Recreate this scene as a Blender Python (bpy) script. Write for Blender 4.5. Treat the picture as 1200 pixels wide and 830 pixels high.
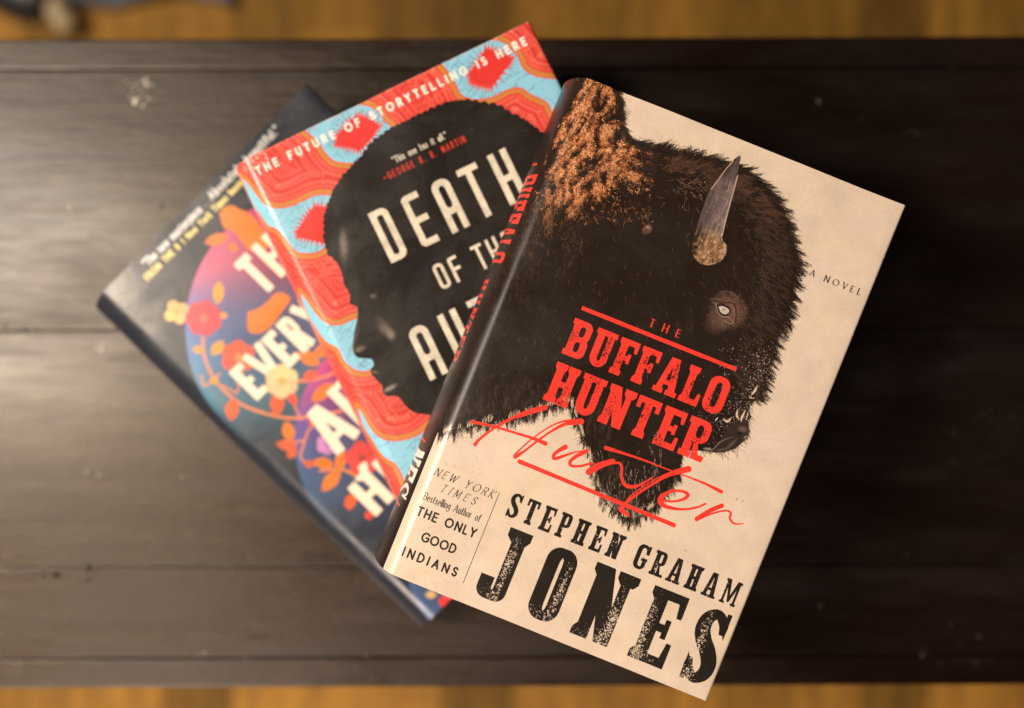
import bpy, bmesh, math, random
import numpy as np
from mathutils import Vector, Matrix

# ------------------------------------------------------------------ scene, camera, light
for o in list(bpy.data.objects):
    bpy.data.objects.remove(o, do_unlink=True)
scene = bpy.context.scene
COL = scene.collection
MM = 0.001
rad = math.radians

# heights above the table top (mm)
T1, T2, T3 = 30.0, 34.0, 38.0
CAM_Z = T1 + T2 + T3 + 400.0

cam_data = bpy.data.cameras.new("camera")
cam_data.sensor_width = 36.0
cam_data.lens = 31.76
cam_data.clip_start = 0.01
cam_data.clip_end = 50.0
cam_data.dof.use_dof = True
cam_data.dof.focus_distance = 0.404
cam_data.dof.aperture_fstop = 1.9
cam = bpy.data.objects.new("camera", cam_data)
cam.location = (0, 0, CAM_Z * MM)
cam.rotation_euler = (0, 0, 0)
COL.objects.link(cam)
scene.camera = cam

world = bpy.data.worlds.new("World")
scene.world = world
world.use_nodes = True
bgn = world.node_tree.nodes["Background"]
bgn.inputs[0].default_value = (1.0, 0.72, 0.45, 1)
bgn.inputs[1].default_value = 0.006

def area_light(name, loc, target, size, energy, color, size_y=None):
    d = bpy.data.lights.new(name, 'AREA')
    d.shape = 'RECTANGLE'
    d.size = size
    d.size_y = size_y or size
    d.energy = energy
    d.color = color
    o = bpy.data.objects.new(name, d)
    o.location = loc
    v = Vector(target) - Vector(loc)
    o.rotation_euler = v.to_track_quat('-Z', 'Y').to_euler()
    COL.objects.link(o)
    return o

area_light("lamp_light", (-0.93, 0.10, 1.10), (0, 0, 0), 0.26, 20.0, (1.0, 0.78, 0.55), 0.5)
area_light("warm_fill_light", (-0.95, -1.45, 1.45), (0.1, 0, 0), 0.5, 33.5, (1.0, 0.82, 0.70))  # added warm fill, evens out the covers and lifts the near floor
area_light("window_light", (-1.24, 0.24, 1.40), (-0.1, 0, 0.0), 0.4, 10.0, (0.60, 0.80, 1.0), 0.5)
area_light("cool_edge_fill_light", (1.9, 0.2, 0.55), (0.1, 0, 0.08), 0.5, 1.2, (0.60, 0.78, 1.0), 0.8)  # added weak cool fill from the right for the jacket fore-edge

scene.view_settings.view_transform = 'Standard'
scene.view_settings.look = 'None'
scene.view_settings.exposure = 0.0
scene.view_settings.gamma = 1.0
scene.render.resolution_x = 1024
scene.render.resolution_y = 708

# ------------------------------------------------------------------ PRINT ART (numpy)
#ART-BEGIN
RNG = np.random.default_rng(7)

def noise2(h, w, cy, cx=None, rng=None, octaves=1):
    """smooth value noise 0..1, cell size in pixels"""
    rng = rng or RNG
    cx = cx or cy
    out = np.zeros((h, w), np.float32); amp = 1.0; tot = 0
    for k in range(octaves):
        ny, nx = int(h / cy) + 3, int(w / cx) + 3
        g = rng.random((ny, nx)).astype(np.float32)
        ys = np.linspace(0, h / cy, h, dtype=np.float32); xs = np.linspace(0, w / cx, w, dtype=np.float32)
        yi = np.minimum(ys.astype(int), ny - 2); xi = np.minimum(xs.astype(int), nx - 2)
        fy = ys - yi; fx = xs - xi
        fy = fy * fy * (3 - 2 * fy); fx = fx * fx * (3 - 2 * fx)
        r0 = g[yi][:, xi] * (1 - fx) + g[yi][:, xi + 1] * fx
        r1 = g[yi + 1][:, xi] * (1 - fx) + g[yi + 1][:, xi + 1] * fx
        out += amp * (r0 * (1 - fy)[:, None] + r1 * fy[:, None]); tot += amp
        amp *= 0.5; cy = max(cy / 2, 1); cx = max(cx / 2, 1)
    return out / tot

class Canvas:
    """flat print: x runs from the middle of the spine over the front, y runs down (mm)"""
    def __init__(self, x0, x1, h, R, color):
        self.x0, self.R = x0, R
        self.w = int((x1 - x0) * R); self.h = int(h * R)
        self.x1 = x1; self.H = h
        self.a = np.empty((self.h, self.w, 3), np.float32)
        self.a[:] = np.array(color, np.float32) / 255.0
    def pix(self, pts):
        p = np.asarray(pts, np.float64).reshape(-1, 2)
        return np.stack([(p[:, 0] - self.x0) * self.R, p[:, 1] * self.R], 1)
    def mask_poly(self, pts):
        """even-odd scanline mask -> (mask, y0, x0)"""
        p = self.pix(pts)
        x0 = int(max(0, math.floor(p[:, 0].min()))); x1 = int(min(self.w, math.ceil(p[:, 0].max()) + 1))
        y0 = int(max(0, math.floor(p[:, 1].min()))); y1 = int(min(self.h, math.ceil(p[:, 1].max()) + 1))
        if x1 <= x0 or y1 <= y0: return None
        m = np.zeros((y1 - y0, x1 - x0 + 1), np.int32)
        q = np.roll(p, -1, 0)
        for (ax, ay), (bx, by) in zip(p, q):
            if ay == by: continue
            if ay > by: ax, ay, bx, by = bx, by, ax, ay
            r0 = max(y0, math.ceil(ay - 0.5)); r1 = min(y1 - 1, math.ceil(by - 0.5) - 1)
            if r1 < r0: continue
            rows = np.arange(r0, r1 + 1)
            xs = ax + (rows + 0.5 - ay) * (bx - ax) / (by - ay)
            c = np.clip(np.ceil(xs - 0.5).astype(int) - x0, 0, x1 - x0)
            m[rows - y0, c] += 1
        m = (np.cumsum(m, 1) % 2 == 1)[:, :-1]
        return m, y0, x0
    def put(self, m3, color, alpha=1.0):
        if m3 is None: return
        m, y0, x0 = m3
        v = self.a[y0:y0 + m.shape[0], x0:x0 + m.shape[1]]
        if callable(color):
            col = color(y0, x0, m.shape)
        else:
            col = np.array(color, np.float32) / 255.0
        al = (m.astype(np.float32) * alpha)[..., None]
        v[:] = v * (1 - al) + col * al
    def poly(self, pts, color, alpha=1.0):
        self.put(self.mask_poly(pts), color, alpha)
    def mask_stroke(self, pts, width):
        p = self.pix(pts)
        w = np.broadcast_to(np.asarray(width, float), (len(p),)) * self.R / 2
        mw = w.max() + 2
        x0 = int(max(0, p[:, 0].min() - mw)); x1 = int(min(self.w, p[:, 0].max() + mw))
        y0 = int(max(0, p[:, 1].min() - mw)); y1 = int(min(self.h, p[:, 1].max() + mw))
        if x1 <= x0 or y1 <= y0: return None
        m = np.zeros((y1 - y0, x1 - x0), bool)
        for i in range(len(p) - 1):
            a, b = p[i], p[i + 1]; ww = max(w[i], w[i + 1]) + 1.5
            sx0 = int(max(x0, min(a[0], b[0]) - ww)); sx1 = int(min(x1, max(a[0], b[0]) + ww + 1))
            sy0 = int(max(y0, min(a[1], b[1]) - ww)); sy1 = int(min(y1, max(a[1], b[1]) + ww + 1))
            if sx1 <= sx0 or sy1 <= sy0: continue
            X = np.arange(sx0, sx1)[None, :] + 0.5; Y = np.arange(sy0, sy1)[:, None] + 0.5
            d = b - a; L = max(1e-9, float(d @ d))
            t = np.clip(((X - a[0]) * d[0] + (Y - a[1]) * d[1]) / L, 0, 1)
            dist = np.hypot(X - a[0] - t * d[0], Y - a[1] - t * d[1])
            m[sy0 - y0:sy1 - y0, sx0 - x0:sx1 - x0] |= dist <= (w[i] * (1 - t) + w[i + 1] * t)
        return m, y0, x0
    def stroke(self, pts, width, color, alpha=1.0):
        self.put(self.mask_stroke(pts, width), color, alpha)
    def mask_ops(self, ops, tf):
        """sequence of ('+'/'-', polygon) in glyph space -> mask"""
        P = [(s, [tf(*q) for q in poly]) for s, poly in ops]
        allp = self.pix([q for s, poly in P if s == '+' for q in poly])
        x0 = int(max(0, allp[:, 0].min() - 1)); x1 = int(min(self.w, allp[:, 0].max() + 2))
        y0 = int(max(0, allp[:, 1].min() - 1)); y1 = int(min(self.h, allp[:, 1].max() + 2))
        if x1 <= x0 or y1 <= y0: return None
        m = np.zeros((y1 - y0, x1 - x0), bool)
        for s, poly in P:
            r = self.mask_poly(poly)
            if r is None: continue
            k, ky, kx = r
            sy0, sy1 = max(ky, y0), min(ky + k.shape[0], y1)
            sx0, sx1 = max(kx, x0), min(kx + k.shape[1], x1)
            if sy1 <= sy0 or sx1 <= sx0: continue
            sub = k[sy0 - ky:sy1 - ky, sx0 - kx:sx1 - kx]
            tgt = m[sy0 - y0:sy1 - y0, sx0 - x0:sx1 - x0]
            if s == '+': tgt |= sub
            else: tgt &= ~sub
        return m, y0, x0
    def soft_blob(self, cx, cy, rx, ry, color, alpha, ang=0, power=1.5, grain=0):
        """airbrushed printed patch"""
        R = self.R; r = max(rx, ry) * 1.1
        x0 = int(max(0, (cx - r - self.x0) * R)); x1 = int(min(self.w, (cx + r - self.x0) * R))
        y0 = int(max(0, (cy - r) * R)); y1 = int(min(self.h, (cy + r) * R))
        if x1 <= x0 or y1 <= y0: return
        X = (np.arange(x0, x1) / R + self.x0 - cx)[None, :]; Y = (np.arange(y0, y1) / R - cy)[:, None]
        c, s = math.cos(ang), math.sin(ang)
        u = (X * c + Y * s) / rx; v = (-X * s + Y * c) / ry
        f = np.clip(1 - (u * u + v * v), 0, 1) ** power * alpha
        if grain: f = f * np.clip(1 + grain * (noise2(f.shape[0], f.shape[1], 3, octaves=2) - 0.5) * 2, 0, 2)
        f = np.clip(f, 0, 1)[..., None].astype(np.float32)
        v_ = self.a[y0:y1, x0:x1]
        v_[:] = v_ * (1 - f) + np.array(color, np.float32) / 255.0 * f
    def strands(self, seeds, ang, length, width, color, curl=0.0, wav=0.0, wavf=6.0, rng=None, taper=True):
        rng = rng or RNG
        n = len(seeds)
        if n == 0: return
        R = self.R
        p = self.pix(seeds)
        length = np.broadcast_to(np.asarray(length, float), (n,)) * R
        width = np.broadcast_to(np.asarray(width, float), (n,)) * R
        curl = np.broadcast_to(np.asarray(curl, float), (n,))
        color = np.broadcast_to(np.asarray(color, np.float32) / 255.0, (n, 3))
        K = int(length.max() * 1.25) + 2
        t = np.linspace(0, 1, K)[None, :]
        th = ang[:, None] + curl[:, None] * t + wav * np.sin(t * wavf * (0.6 + 0.8 * rng.random((n, 1))) + rng.random((n, 1)) * 6.28)
        st = (length / (K - 1))[:, None]
        x = p[:, 0:1] + np.cumsum(np.cos(th) * st, 1); y = p[:, 1:2] + np.cumsum(np.sin(th) * st, 1)
        nx, ny = -np.sin(th), np.cos(th)
        hw = width[:, None] / 2 * ((1 - t) ** 0.6 if taper else 1 + 0 * t)
        M = int(max(0, math.ceil(width.max() / 2)))
        flat = self.a.reshape(-1, 3)
        idxs, cols = [], []
        sid = np.broadcast_to(np.arange(n)[:, None], x.shape)
        for k in range(-M * 1, M * 1 + 1):
            ok = (abs(k) <= hw)
            if k == 0: ok = np.ones_like(ok)
            xi = (x + nx * k * 0.9).astype(int); yi = (y + ny * k * 0.9).astype(int)
            ok = ok & (xi >= 0) & (xi < self.w) & (yi >= 0) & (yi < self.h)
            idxs.append((yi[ok] * self.w + xi[ok])); cols.append(sid[ok])
        idx = np.concatenate(idxs); s = np.concatenate(cols)
        o = np.argsort(s, kind='stable')
        flat[idx[o]] = color[s[o]]

# ---- letter shapes ------------------------------------------------------------
def arc(cx, cy, rx, ry, a0, a1, n=14):
    return [(cx + rx * math.cos(rad_(a)), cy + ry * math.sin(rad_(a))) for a in np.linspace(a0, a1, n)]
def rad_(a): return a * math.pi / 180.0
def rect(x0, y0, x1, y1): return [(x0, y0), (x1, y0), (x1, y1), (x0, y1)]
def rr(x0, y0, x1, y1, r, ry=None):
    ry = ry or r
    r = min(r, (x1 - x0) / 2); ry = min(ry, (y1 - y0) / 2)
    return (arc(x1 - r, y0 + ry, r, ry, -90, 0, 9) + arc(x1 - r, y1 - ry, r, ry, 0, 90, 9)
            + arc(x0 + r, y1 - ry, r, ry, 90, 180, 9) + arc(x0 + r, y0 + ry, r, ry, 180, 270, 9))
def rib(pts, w):
    """ribbon polygon round a centre line with butt ends"""
    p = np.array(pts, float); n = len(p)
    w = np.broadcast_to(np.asarray(w, float), (n,)) / 2
    d = np.gradient(p, axis=0); d /= np.linalg.norm(d, axis=1)[:, None] + 1e-9
    nn = np.stack([-d[:, 1], d[:, 0]], 1)
    return [tuple(q) for q in (p + nn * w[:, None])] + [tuple(q) for q in (p - nn * w[:, None])[::-1]]
def smooth(pts, n=6):
    """catmull-rom through points (any number of columns)"""
    p = np.array(pts, float); q = np.vstack([2 * p[0] - p[1], p, 2 * p[-1] - p[-2]])
    out = []
    for i in range(1, len(q) - 2):
        for t in np.arange(n) / n:
            out.append(0.5 * ((2 * q[i]) + (-q[i - 1] + q[i + 1]) * t + (2 * q[i - 1] - 5 * q[i] + 4 * q[i + 1] - q[i + 2]) * t * t
                              + (-q[i - 1] + 3 * q[i] - 3 * q[i + 1] + q[i + 2]) * t ** 3))
    out.append(p[-1])
    return np.array(out)

def slab(ch, w, s, t, e):
    """condensed western slab letter; w width, s stem, t slab thickness, e slab overhang, cap height 1"""
    P, M = '+', '-'
    def stem(x, top=True, bot=True, l=e, r=e):
        o = [(P, rect(x, 0, x + s, 1))]
        if top: o.append((P, [(x - l, 0), (x + s + r, 0), (x + s + r, t * .8), (x + s, t * 1.35), (x, t * 1.35), (x - l, t * .8)]))
        if bot: o.append((P, [(x - l, 1), (x + s + r, 1), (x + s + r, 1 - t * .8), (x + s, 1 - t * 1.35), (x, 1 - t * 1.35), (x - l, 1 - t * .8)]))
        return o
    R = w * 0.36
    if ch == 'O':
        return [(P, rr(0, 0, w, 1, w * .42, w * .46)), (M, rr(s, t * 1.05, w - s, 1 - t * 1.05, w * .2, w * .26))]
    if ch == 'U':
        m = e
        return [(P, rr(m, -.5, w - m, 1, R + .05)), (M, rr(m + s, -.6, w - m - s * .92, 1 - t * 1.1, R * .6)), (M, rect(-1, -1, 2, 0)),
                (P, rect(0, 0, s + 2 * e, t)), (P, rect(w - s - 2 * e + .01, 0, w, t))]
    if ch == 'J':
        x = w - s - e
        return [(P, rr(0, .2, x + s, 1, w * .3)), (M, rr(s, .1, x, 1 - t * 1.1, w * .13)), (M, rect(-.1, 0, x, .70)),
                (P, rect(x, 0, x + s, .75)), (P, [(x - e * 1.6, 0), (w, 0), (w, t * .9), (x + s, t * 1.5), (x, t * 1.5), (x - e * 1.6, t * .9)])]
    if ch == 'H':
        return stem(e) + stem(w - s - e) + [(P, rect(e, .5 - t * .5, w - e, .5 + t * .5))]
    if ch == 'N':
        return (stem(e, True, True, e, 0) + stem(w - s * .8 - e, True, False, e, e)[1:] + [(P, rect(w - e - s * .72, 0, w - e, 1))]
                + [(P, [(e, 0), (e + s * 1.15, 0), (w - e, 1), (w - e - s * 1.1, 1)])])
    if ch == 'T':
        x = (w - s) / 2
        return [(P, rect(0, 0, w, t)), (P, rect(0, 0, t * .75, .3)), (P, rect(w - t * .75, 0, w, .3))] + stem(x, False, True)
    if ch in 'EFL':
        o = stem(e, ch != 'L' or True, True, e, e if ch != 'E' else 0)
        if ch in 'EF': o += [(P, rect(e, 0, w, t)), (P, [(w - t * .9, 0), (w, 0), (w, .31), (w - t * .55, .31)])]
        if ch in 'EL': o += [(P, rect(e, 1 - t, w, 1)), (P, [(w - t * .9, 1), (w, 1), (w, .66), (w - t * .55, .66)])]
        if ch in 'EF': o += [(P, rect(e, .5 - t * .45, w * .78, .5 + t * .45)), (P, rect(w * .78 - t * .6, .37, w * .78, .63))]
        return o
    if ch == 'A':
        c = w / 2
        return [(P, [(c - s * .62, 0), (c + s * .62, 0), (w - e * .5, 1), (w - e * .5 - s * 1.05, 1), (c, t * 1.5), (e * .5 + s * .8, 1), (e * .5, 1)]),
                (P, rect(w * .24, .62, w * .78, .62 + t * .85)), (P, rect(-e * .3, 1 - t * .9, s * .95 + e * 1.5, 1)),
                (P, rect(w - s - e * 1.9, 1 - t * .9, w + e * .3, 1))]
    if ch in 'BPR':
        o = [(P, rect(0, 0, e + s, t)), (P, rect(e, 0, e + s, 1))]
        hb = .52 if ch != 'B' else .5
        o += [(P, rr(e, 0, w - e * .3, hb + t * .4, R * .9)), (P, rect(0, 0, e + s, t)), (M, rr(e + s, t, w - s * .95, hb - t * .45, R * .35))]
        if ch == 'B':
            o += [(P, rr(e, .5 - t * .4, w, 1, R * .9)), (P, rect(0, 1 - t, e + s, 1)), (M, rr(e + s, .5 + t * .5, w - s, 1 - t, R * .35)),
                  (P, rect(e, .3, e + s, .9))]
        else:
            o += [(P, rect(e, 0, e + s, 1)), (P, rect(0, 1 - t, s + 2 * e, 1))]
        o += [(M, rect(-1, -1, 2, 0))]
        if ch == 'R':
            o += [(P, [(e + s * 1.15, hb - .02), (w * .62, hb - .02), (w - s * .35, 1), (w - s * 1.35, 1)]), (P, rect(w - s * 1.35, 1 - t, w + e * .8, 1))]
        return o
    if ch == 'G':
        return [(P, rr(0, 0, w - e * .4, 1, w * .42, w * .46)), (M, rr(s, t * 1.05, w - s * .8, 1 - t * 1.05, w * .2, w * .26)),
                (M, rect(w - s * 1.0, .36, w + .1, .52)), (P, rect(w * .5, .52, w, .52 + t)), (P, rect(w - s, .52, w - e * .4, .86)),
                (P, rect(w - t * .8, 0, w, .36))]
    if ch == 'S':
        c = [(w * .86, .30, s * .35), (w * .80, .15, s * .65), (w * .52, .055, s * .62), (w * .24, .14, s * .85), (w * .19, .30, s * 1.0), (w * .36, .44, s * 1.05), (w * .62, .56, s * 1.05),
             (w * .81, .71, s * 1.0), (w * .76, .86, s * .85), (w * .48, .945, s * .62), (w * .20, .85, s * .65), (w * .14, .70, s * .35)]
        c = smooth(c, 6)
        return [(P, rib(c[:, :2], c[:, 2])), (P, [(w * .82, 0), (w * .97, 0), (w * .97, .36), (w * .82, .24)]), (P, [(w * .03, .64), (w * .18, .76), (w * .18, 1), (w * .03, 1)])]
    if ch == 'M':
        s2 = s * .52
        return [(P, rect(e, 0, e + s2, 1)), (P, rect(w - e - s2, 0, w - e, 1)), (P, [(e, 0), (e + s * .8, 0), (w / 2, .62), (w - e - s * .8, 0), (w - e, 0), (w / 2 + s * .2, .9), (w / 2 - s * .2, .9)]),
                (P, rect(0, 0, s, t * .9)), (P, rect(w - s, 0, w, t * .9)), (P, rect(0, 1 - t * .9, s2 + 2 * e, 1)), (P, rect(w - s2 - 2 * e, 1 - t * .9, w, 1))]
    return []

SLABW = dict(M=1.3, N=1.08, A=1.08, H=1.05, J=.95, O=.98, T=1.0, L=.92, E=.94, F=.92, S=.9, P=.95, G=.98)
def slab_text(cv, txt, x0, x1, y0, y1, color, wear, gap=0.12, stem=.165, slabt=.13, e=.05, widths=None, wear_amt=.55, seed=1, alpha=1.0):
    h = y1 - y0
    rel = [SLABW.get(c, 1.0) if c != ' ' else .35 for c in txt]
    n = len(txt)
    W = (x1 - x0) / (sum(rel) + gap * (n - 1))
    x = x0; rng = np.random.default_rng(seed)
    for c, r in zip(txt, rel):
        if c != ' ':
            w = r * W / h
            xx = x
            ops = slab(c, w, stem, slabt, e)
            m3 = cv.mask_ops(ops, lambda gx, gy: (xx + gx * h, y0 + gy * h))
            if m3 is not None:
                m, my, mx = m3
                if wear is not None:
                    sub = wear[my:my + m.shape[0], mx:mx + m.shape[1]]
                    # where the ink missed the paper: patchy, heavier to one side of each letter
                    gx = np.linspace(0, 1, m.shape[1])[None, :]; gy = np.linspace(0, 1, m.shape[0])[:, None]
                    cx, cy = rng.uniform(.2, .8), rng.uniform(.35, .9)
                    loc = np.exp(-(((gx - cx) / .38) ** 2 + ((gy - cy) / .42) ** 2))
                    m = m & ~(sub > (1.0 - wear_amt * (0.05 + .42 * loc)))
                cv.put((m, my, mx), color, alpha)
        x += (r + gap) * W

def sans_glyphs():
    A = arc; G = {}
    G['A'] = (.72, [[(0, 1), (.36, 0), (.72, 1)], [(.13, .66), (.59, .66)]])
    G['B'] = (.58, [[(0, 0), (0, 1)], [(0, 0), (.3, 0)] + A(.3, .24, .24, .24, -90, 90, 8) + [(0, .48)], [(.3, .48)] + A(.3, .74, .28, .26, -90, 90, 8) + [(0, 1)]])
    G['C'] = (.78, [A(.48, .5, .48, .5, -45, -315, 20)])
    G['D'] = (.7, [[(0, 0), (0, 1)], [(0, 0), (.25, 0)] + A(.25, .5, .45, .5, -90, 90, 14) + [(0, 1)]])
    G['E'] = (.5, [[(.5, 0), (0, 0), (0, 1), (.5, 1)], [(0, .48), (.44, .48)]])
    G['F'] = (.48, [[(.48, 0), (0, 0), (0, 1)], [(0, .5), (.42, .5)]])
    G['G'] = (.84, [A(.48, .5, .48, .5, -45, -330, 20) + [(.9, .52), (.55, .52)]])
    G['H'] = (.64, [[(0, 0), (0, 1)], [(.64, 0), (.64, 1)], [(0, .49), (.64, .49)]])
    G['I'] = (.02, [[(0, 0), (0, 1)]])
    G['J'] = (.42, [[(.42, 0), (.42, .72)] + A(.2, .75, .22, .25, 0, 150, 8)])
    G['K'] = (.6, [[(0, 0), (0, 1)], [(.56, 0), (.02, .52), (.6, 1)]])
    G['L'] = (.46, [[(0, 0), (0, 1), (.46, 1)]])
    G['M'] = (.8, [[(0, 1), (.06, 0), (.4, .85), (.74, 0), (.8, 1)]])
    G['N'] = (.68, [[(0, 1), (0, 0), (.68, 1), (.68, 0)]])
    G['O'] = (.96, [A(.48, .5, .48, .5, 0, 360, 26)])
    G['P'] = (.54, [[(0, 0), (0, 1)], [(0, 0), (.28, 0)] + A(.28, .28, .26, .28, -90, 90, 8) + [(0, .56)]])
    G['Q'] = (.96, [A(.48, .5, .48, .5, 0, 360, 26), [(.6, .7), (.95, 1.05)]])
    G['R'] = (.56, [[(0, 0), (0, 1)], [(0, 0), (.28, 0)] + A(.28, .27, .26, .27, -90, 90, 8) + [(0, .54)], [(.26, .54), (.58, 1)]])
    G['S'] = (.52, [smooth([(.48, .14), (.28, 0), (.05, .14), (.08, .38), (.28, .5), (.49, .63), (.48, .88), (.25, 1), (.02, .85)], 4)])
    G['T'] = (.6, [[(0, 0), (.6, 0)], [(.3, 0), (.3, 1)]])
    G['U'] = (.62, [[(0, 0), (0, .68)] + A(.31, .69, .31, .31, 180, 0, 10) + [(.62, 0)]])
    G['V'] = (.68, [[(0, 0), (.34, 1), (.68, 0)]])
    G['W'] = (1.0, [[(0, 0), (.26, 1), (.5, .1), (.74, 1), (1.0, 0)]])
    G['X'] = (.62, [[(0, 0), (.62, 1)], [(.62, 0), (0, 1)]])
    G['Y'] = (.64, [[(0, 0), (.32, .5), (.64, 0)], [(.32, .5), (.32, 1)]])
    x = .36  # x height top
    G['a'] = (.40, [[(.03, .48)] + A(.2, .5, .17, .14, 200, 350, 6) + [(.38, 1)], A(.19, .8, .19, .19, 0, 360, 12)])
    G['b'] = (.42, [[(0, 0), (0, 1)], A(.21, .68, .21, .32, 0, 360, 14)])
    G['c'] = (.38, [A(.22, .68, .22, .32, -45, -315, 12)])
    G['d'] = (.42, [[(.42, 0), (.42, 1)], A(.21, .68, .21, .32, 0, 360, 14)])
    G['e'] = (.42, [[(.02, .66), (.41, .66)] + A(.21, .68, .21, .32, -10, -315, 14)])
    G['f'] = (.30, [[(.3, .04), (.2, 0), (.12, .12), (.12, 1)], [(0, x), (.28, x)]])
    G['g'] = (.42, [A(.21, .62, .2, .26, 0, 360, 14), [(.42, x), (.42, 1.1)] + A(.21, 1.12, .21, .18, 0, 160, 6)])
    G['h'] = (.40, [[(0, 0), (0, 1)], [(0, .55)] + A(.2, .56, .2, .2, 180, 360, 8) + [(.4, 1)]])
    G['i'] = (.02, [[(0, x), (0, 1)], [(0, .12), (0.01, .14)]])
    G['j'] = (.1, [[(.1, x), (.1, 1.2), (0, 1.28)], [(.1, .12), (.11, .14)]])
    G['k'] = (.36, [[(0, 0), (0, 1)], [(.34, x), (0, .72), (.38, 1)]])
    G['l'] = (.02, [[(0, 0), (0, 1)]])
    G['m'] = (.66, [[(0, x), (0, 1)], [(0, .55)] + A(.165, .54, .165, .18, 180, 360, 7) + [(.33, 1)], [(.33, .55)] + A(.495, .54, .165, .18, 180, 360, 7) + [(.66, 1)]])
    G['n'] = (.40, [[(0, x), (0, 1)], [(0, .55)] + A(.2, .56, .2, .2, 180, 360, 8) + [(.4, 1)]])
    G['o'] = (.44, [A(.22, .68, .22, .32, 0, 360, 16)])
    G['p'] = (.42, [[(0, x), (0, 1.3)], A(.21, .68, .21, .32, 0, 360, 14)])
    G['r'] = (.26, [[(0, x), (0, 1)], [(0, .58), (.1, .40), (.26, .38)]])
    G['s'] = (.32, [smooth([(.3, .45), (.16, .36), (.03, .47), (.15, .66), (.31, .84), (.16, 1), (0, .9)], 3)])
    G['t'] = (.26, [[(.1, .12), (.1, .9), (.18, 1), (.28, .96)], [(0, x), (.26, x)]])
    G['u'] = (.40, [[(0, x), (0, .8)] + A(.2, .8, .2, .2, 180, 0, 8) + [(.4, x)], [(.4, .7), (.4, 1)]])
    G['v'] = (.40, [[(0, x), (.2, 1), (.4, x)]])
    G['w'] = (.6, [[(0, x), (.16, 1), (.3, .45), (.44, 1), (.6, x)]])
    G['x'] = (.4, [[(0, x), (.4, 1)], [(.4, x), (0, 1)]])
    G['y'] = (.40, [[(0, x), (.2, 1)], [(.4, x), (.12, 1.3)]])
    G['.'] = (.04, [[(.02, .97), (.03, 1)]])
    G[','] = (.06, [[(.05, .95), (.0, 1.12)]])
    G['#'] = (.5, [[(.12, 0), (.08, 1)], [(.4, 0), (.36, 1)], [(0, .35), (.5, .35)], [(0, .65), (.5, .65)]])
    G['1'] = (.16, [[(0, .15), (.15, 0), (.15, 1)]])
    G['-'] = (.7, [[(0, .55), (.7, .55)]])
    G['"'] = (.2, [[(.02, 0), (.0, .2)], [(.18, 0), (.16, .2)]])
    return G
SANS = sans_glyphs()

def text(cv, txt, x0, x1, y0, y1, color, sw, sx=1.0, serif=0.0, shear=0.0, thin=1.0, alpha=1.0, wear=None):
    """monoline / serif lettering fitted between x0 and x1"""
    h = y1 - y0
    nat = [(SANS[c][0] * sx * h if c in SANS else (.30 * h)) for c in txt]
    gap = (x1 - x0 - sum(nat)) / max(1, len(txt) - 1)
    x = x0
    for c, w in zip(txt, nat):
        if c in SANS:
            for pl in SANS[c][1]:
                q = np.array(pl, float)
                X = x + q[:, 0] * sx * h + (1 - q[:, 1]) * shear * h; Y = y0 + q[:, 1] * h
                P = np.stack([X, Y], 1)
                if thin != 1.0:
                    for i in range(len(P) - 1):
                        d = P[i + 1] - P[i]; L = np.hypot(*d) + 1e-9
                        ww = sw * (thin + (1 - thin) * abs(d[1]) / L)
                        if d[0] * d[1] < 0 and abs(d[0]) > .15 * L: ww *= .6
                        cv.stroke(P[i:i + 2], ww, color, alpha)
                else:
                    cv.stroke(P, sw, color, alpha)
                if serif:
                    for end, oth in ((0, 1), (-1, -2)):
                        d = P[oth] - P[end]
                        if abs(d[1]) > abs(d[0]) * .8 and len(P) < 6:
                            e = P[end]; s = serif * h
                            cv.stroke([(e[0] - s, e[1]), (e[0] + s, e[1])], sw * .45, color, alpha)
        x += w + gap

def px_map(px, py, S, th, W):
    """reads a point traced on the picture of a cover back to millimetres on that cover"""
    c, s = math.cos(math.radians(th)), math.sin(math.radians(th))
    def P(x, y):
        dx, dy = (x - px) / S, (y - py) / S
        return (W + dx * c + dy * s, -dx * s + dy * c)
    return P

def spine_curve(b, T, sh):
    """spine section from the tail of the back cover round to the front: parameter, x, z, arc length from mid spine;
    sh is how far the spine leans out towards the back cover"""
    t = np.linspace(-math.pi / 2, math.pi / 2, 401)
    z = T / 2 + T / 2 * np.sin(t); x = b * (1 - np.cos(t)) - sh * (T - z)
    s = np.concatenate([[0], np.cumsum(np.hypot(np.diff(x), np.diff(z)))])
    return t, x, z, s - s[200]
def a2q(T, b, sh):
    t, x, z, s = spine_curve(b, T, sh)
    k = int(np.argmin(x)); 
    def f(a):
        if a >= b: return s[-1] + a - b
        if a <= x[k]: return float(s[k] + (a - x[k]))
        return float(np.interp(a, x[k:], s[k:]))
    return f, float(s[-1])

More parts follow.
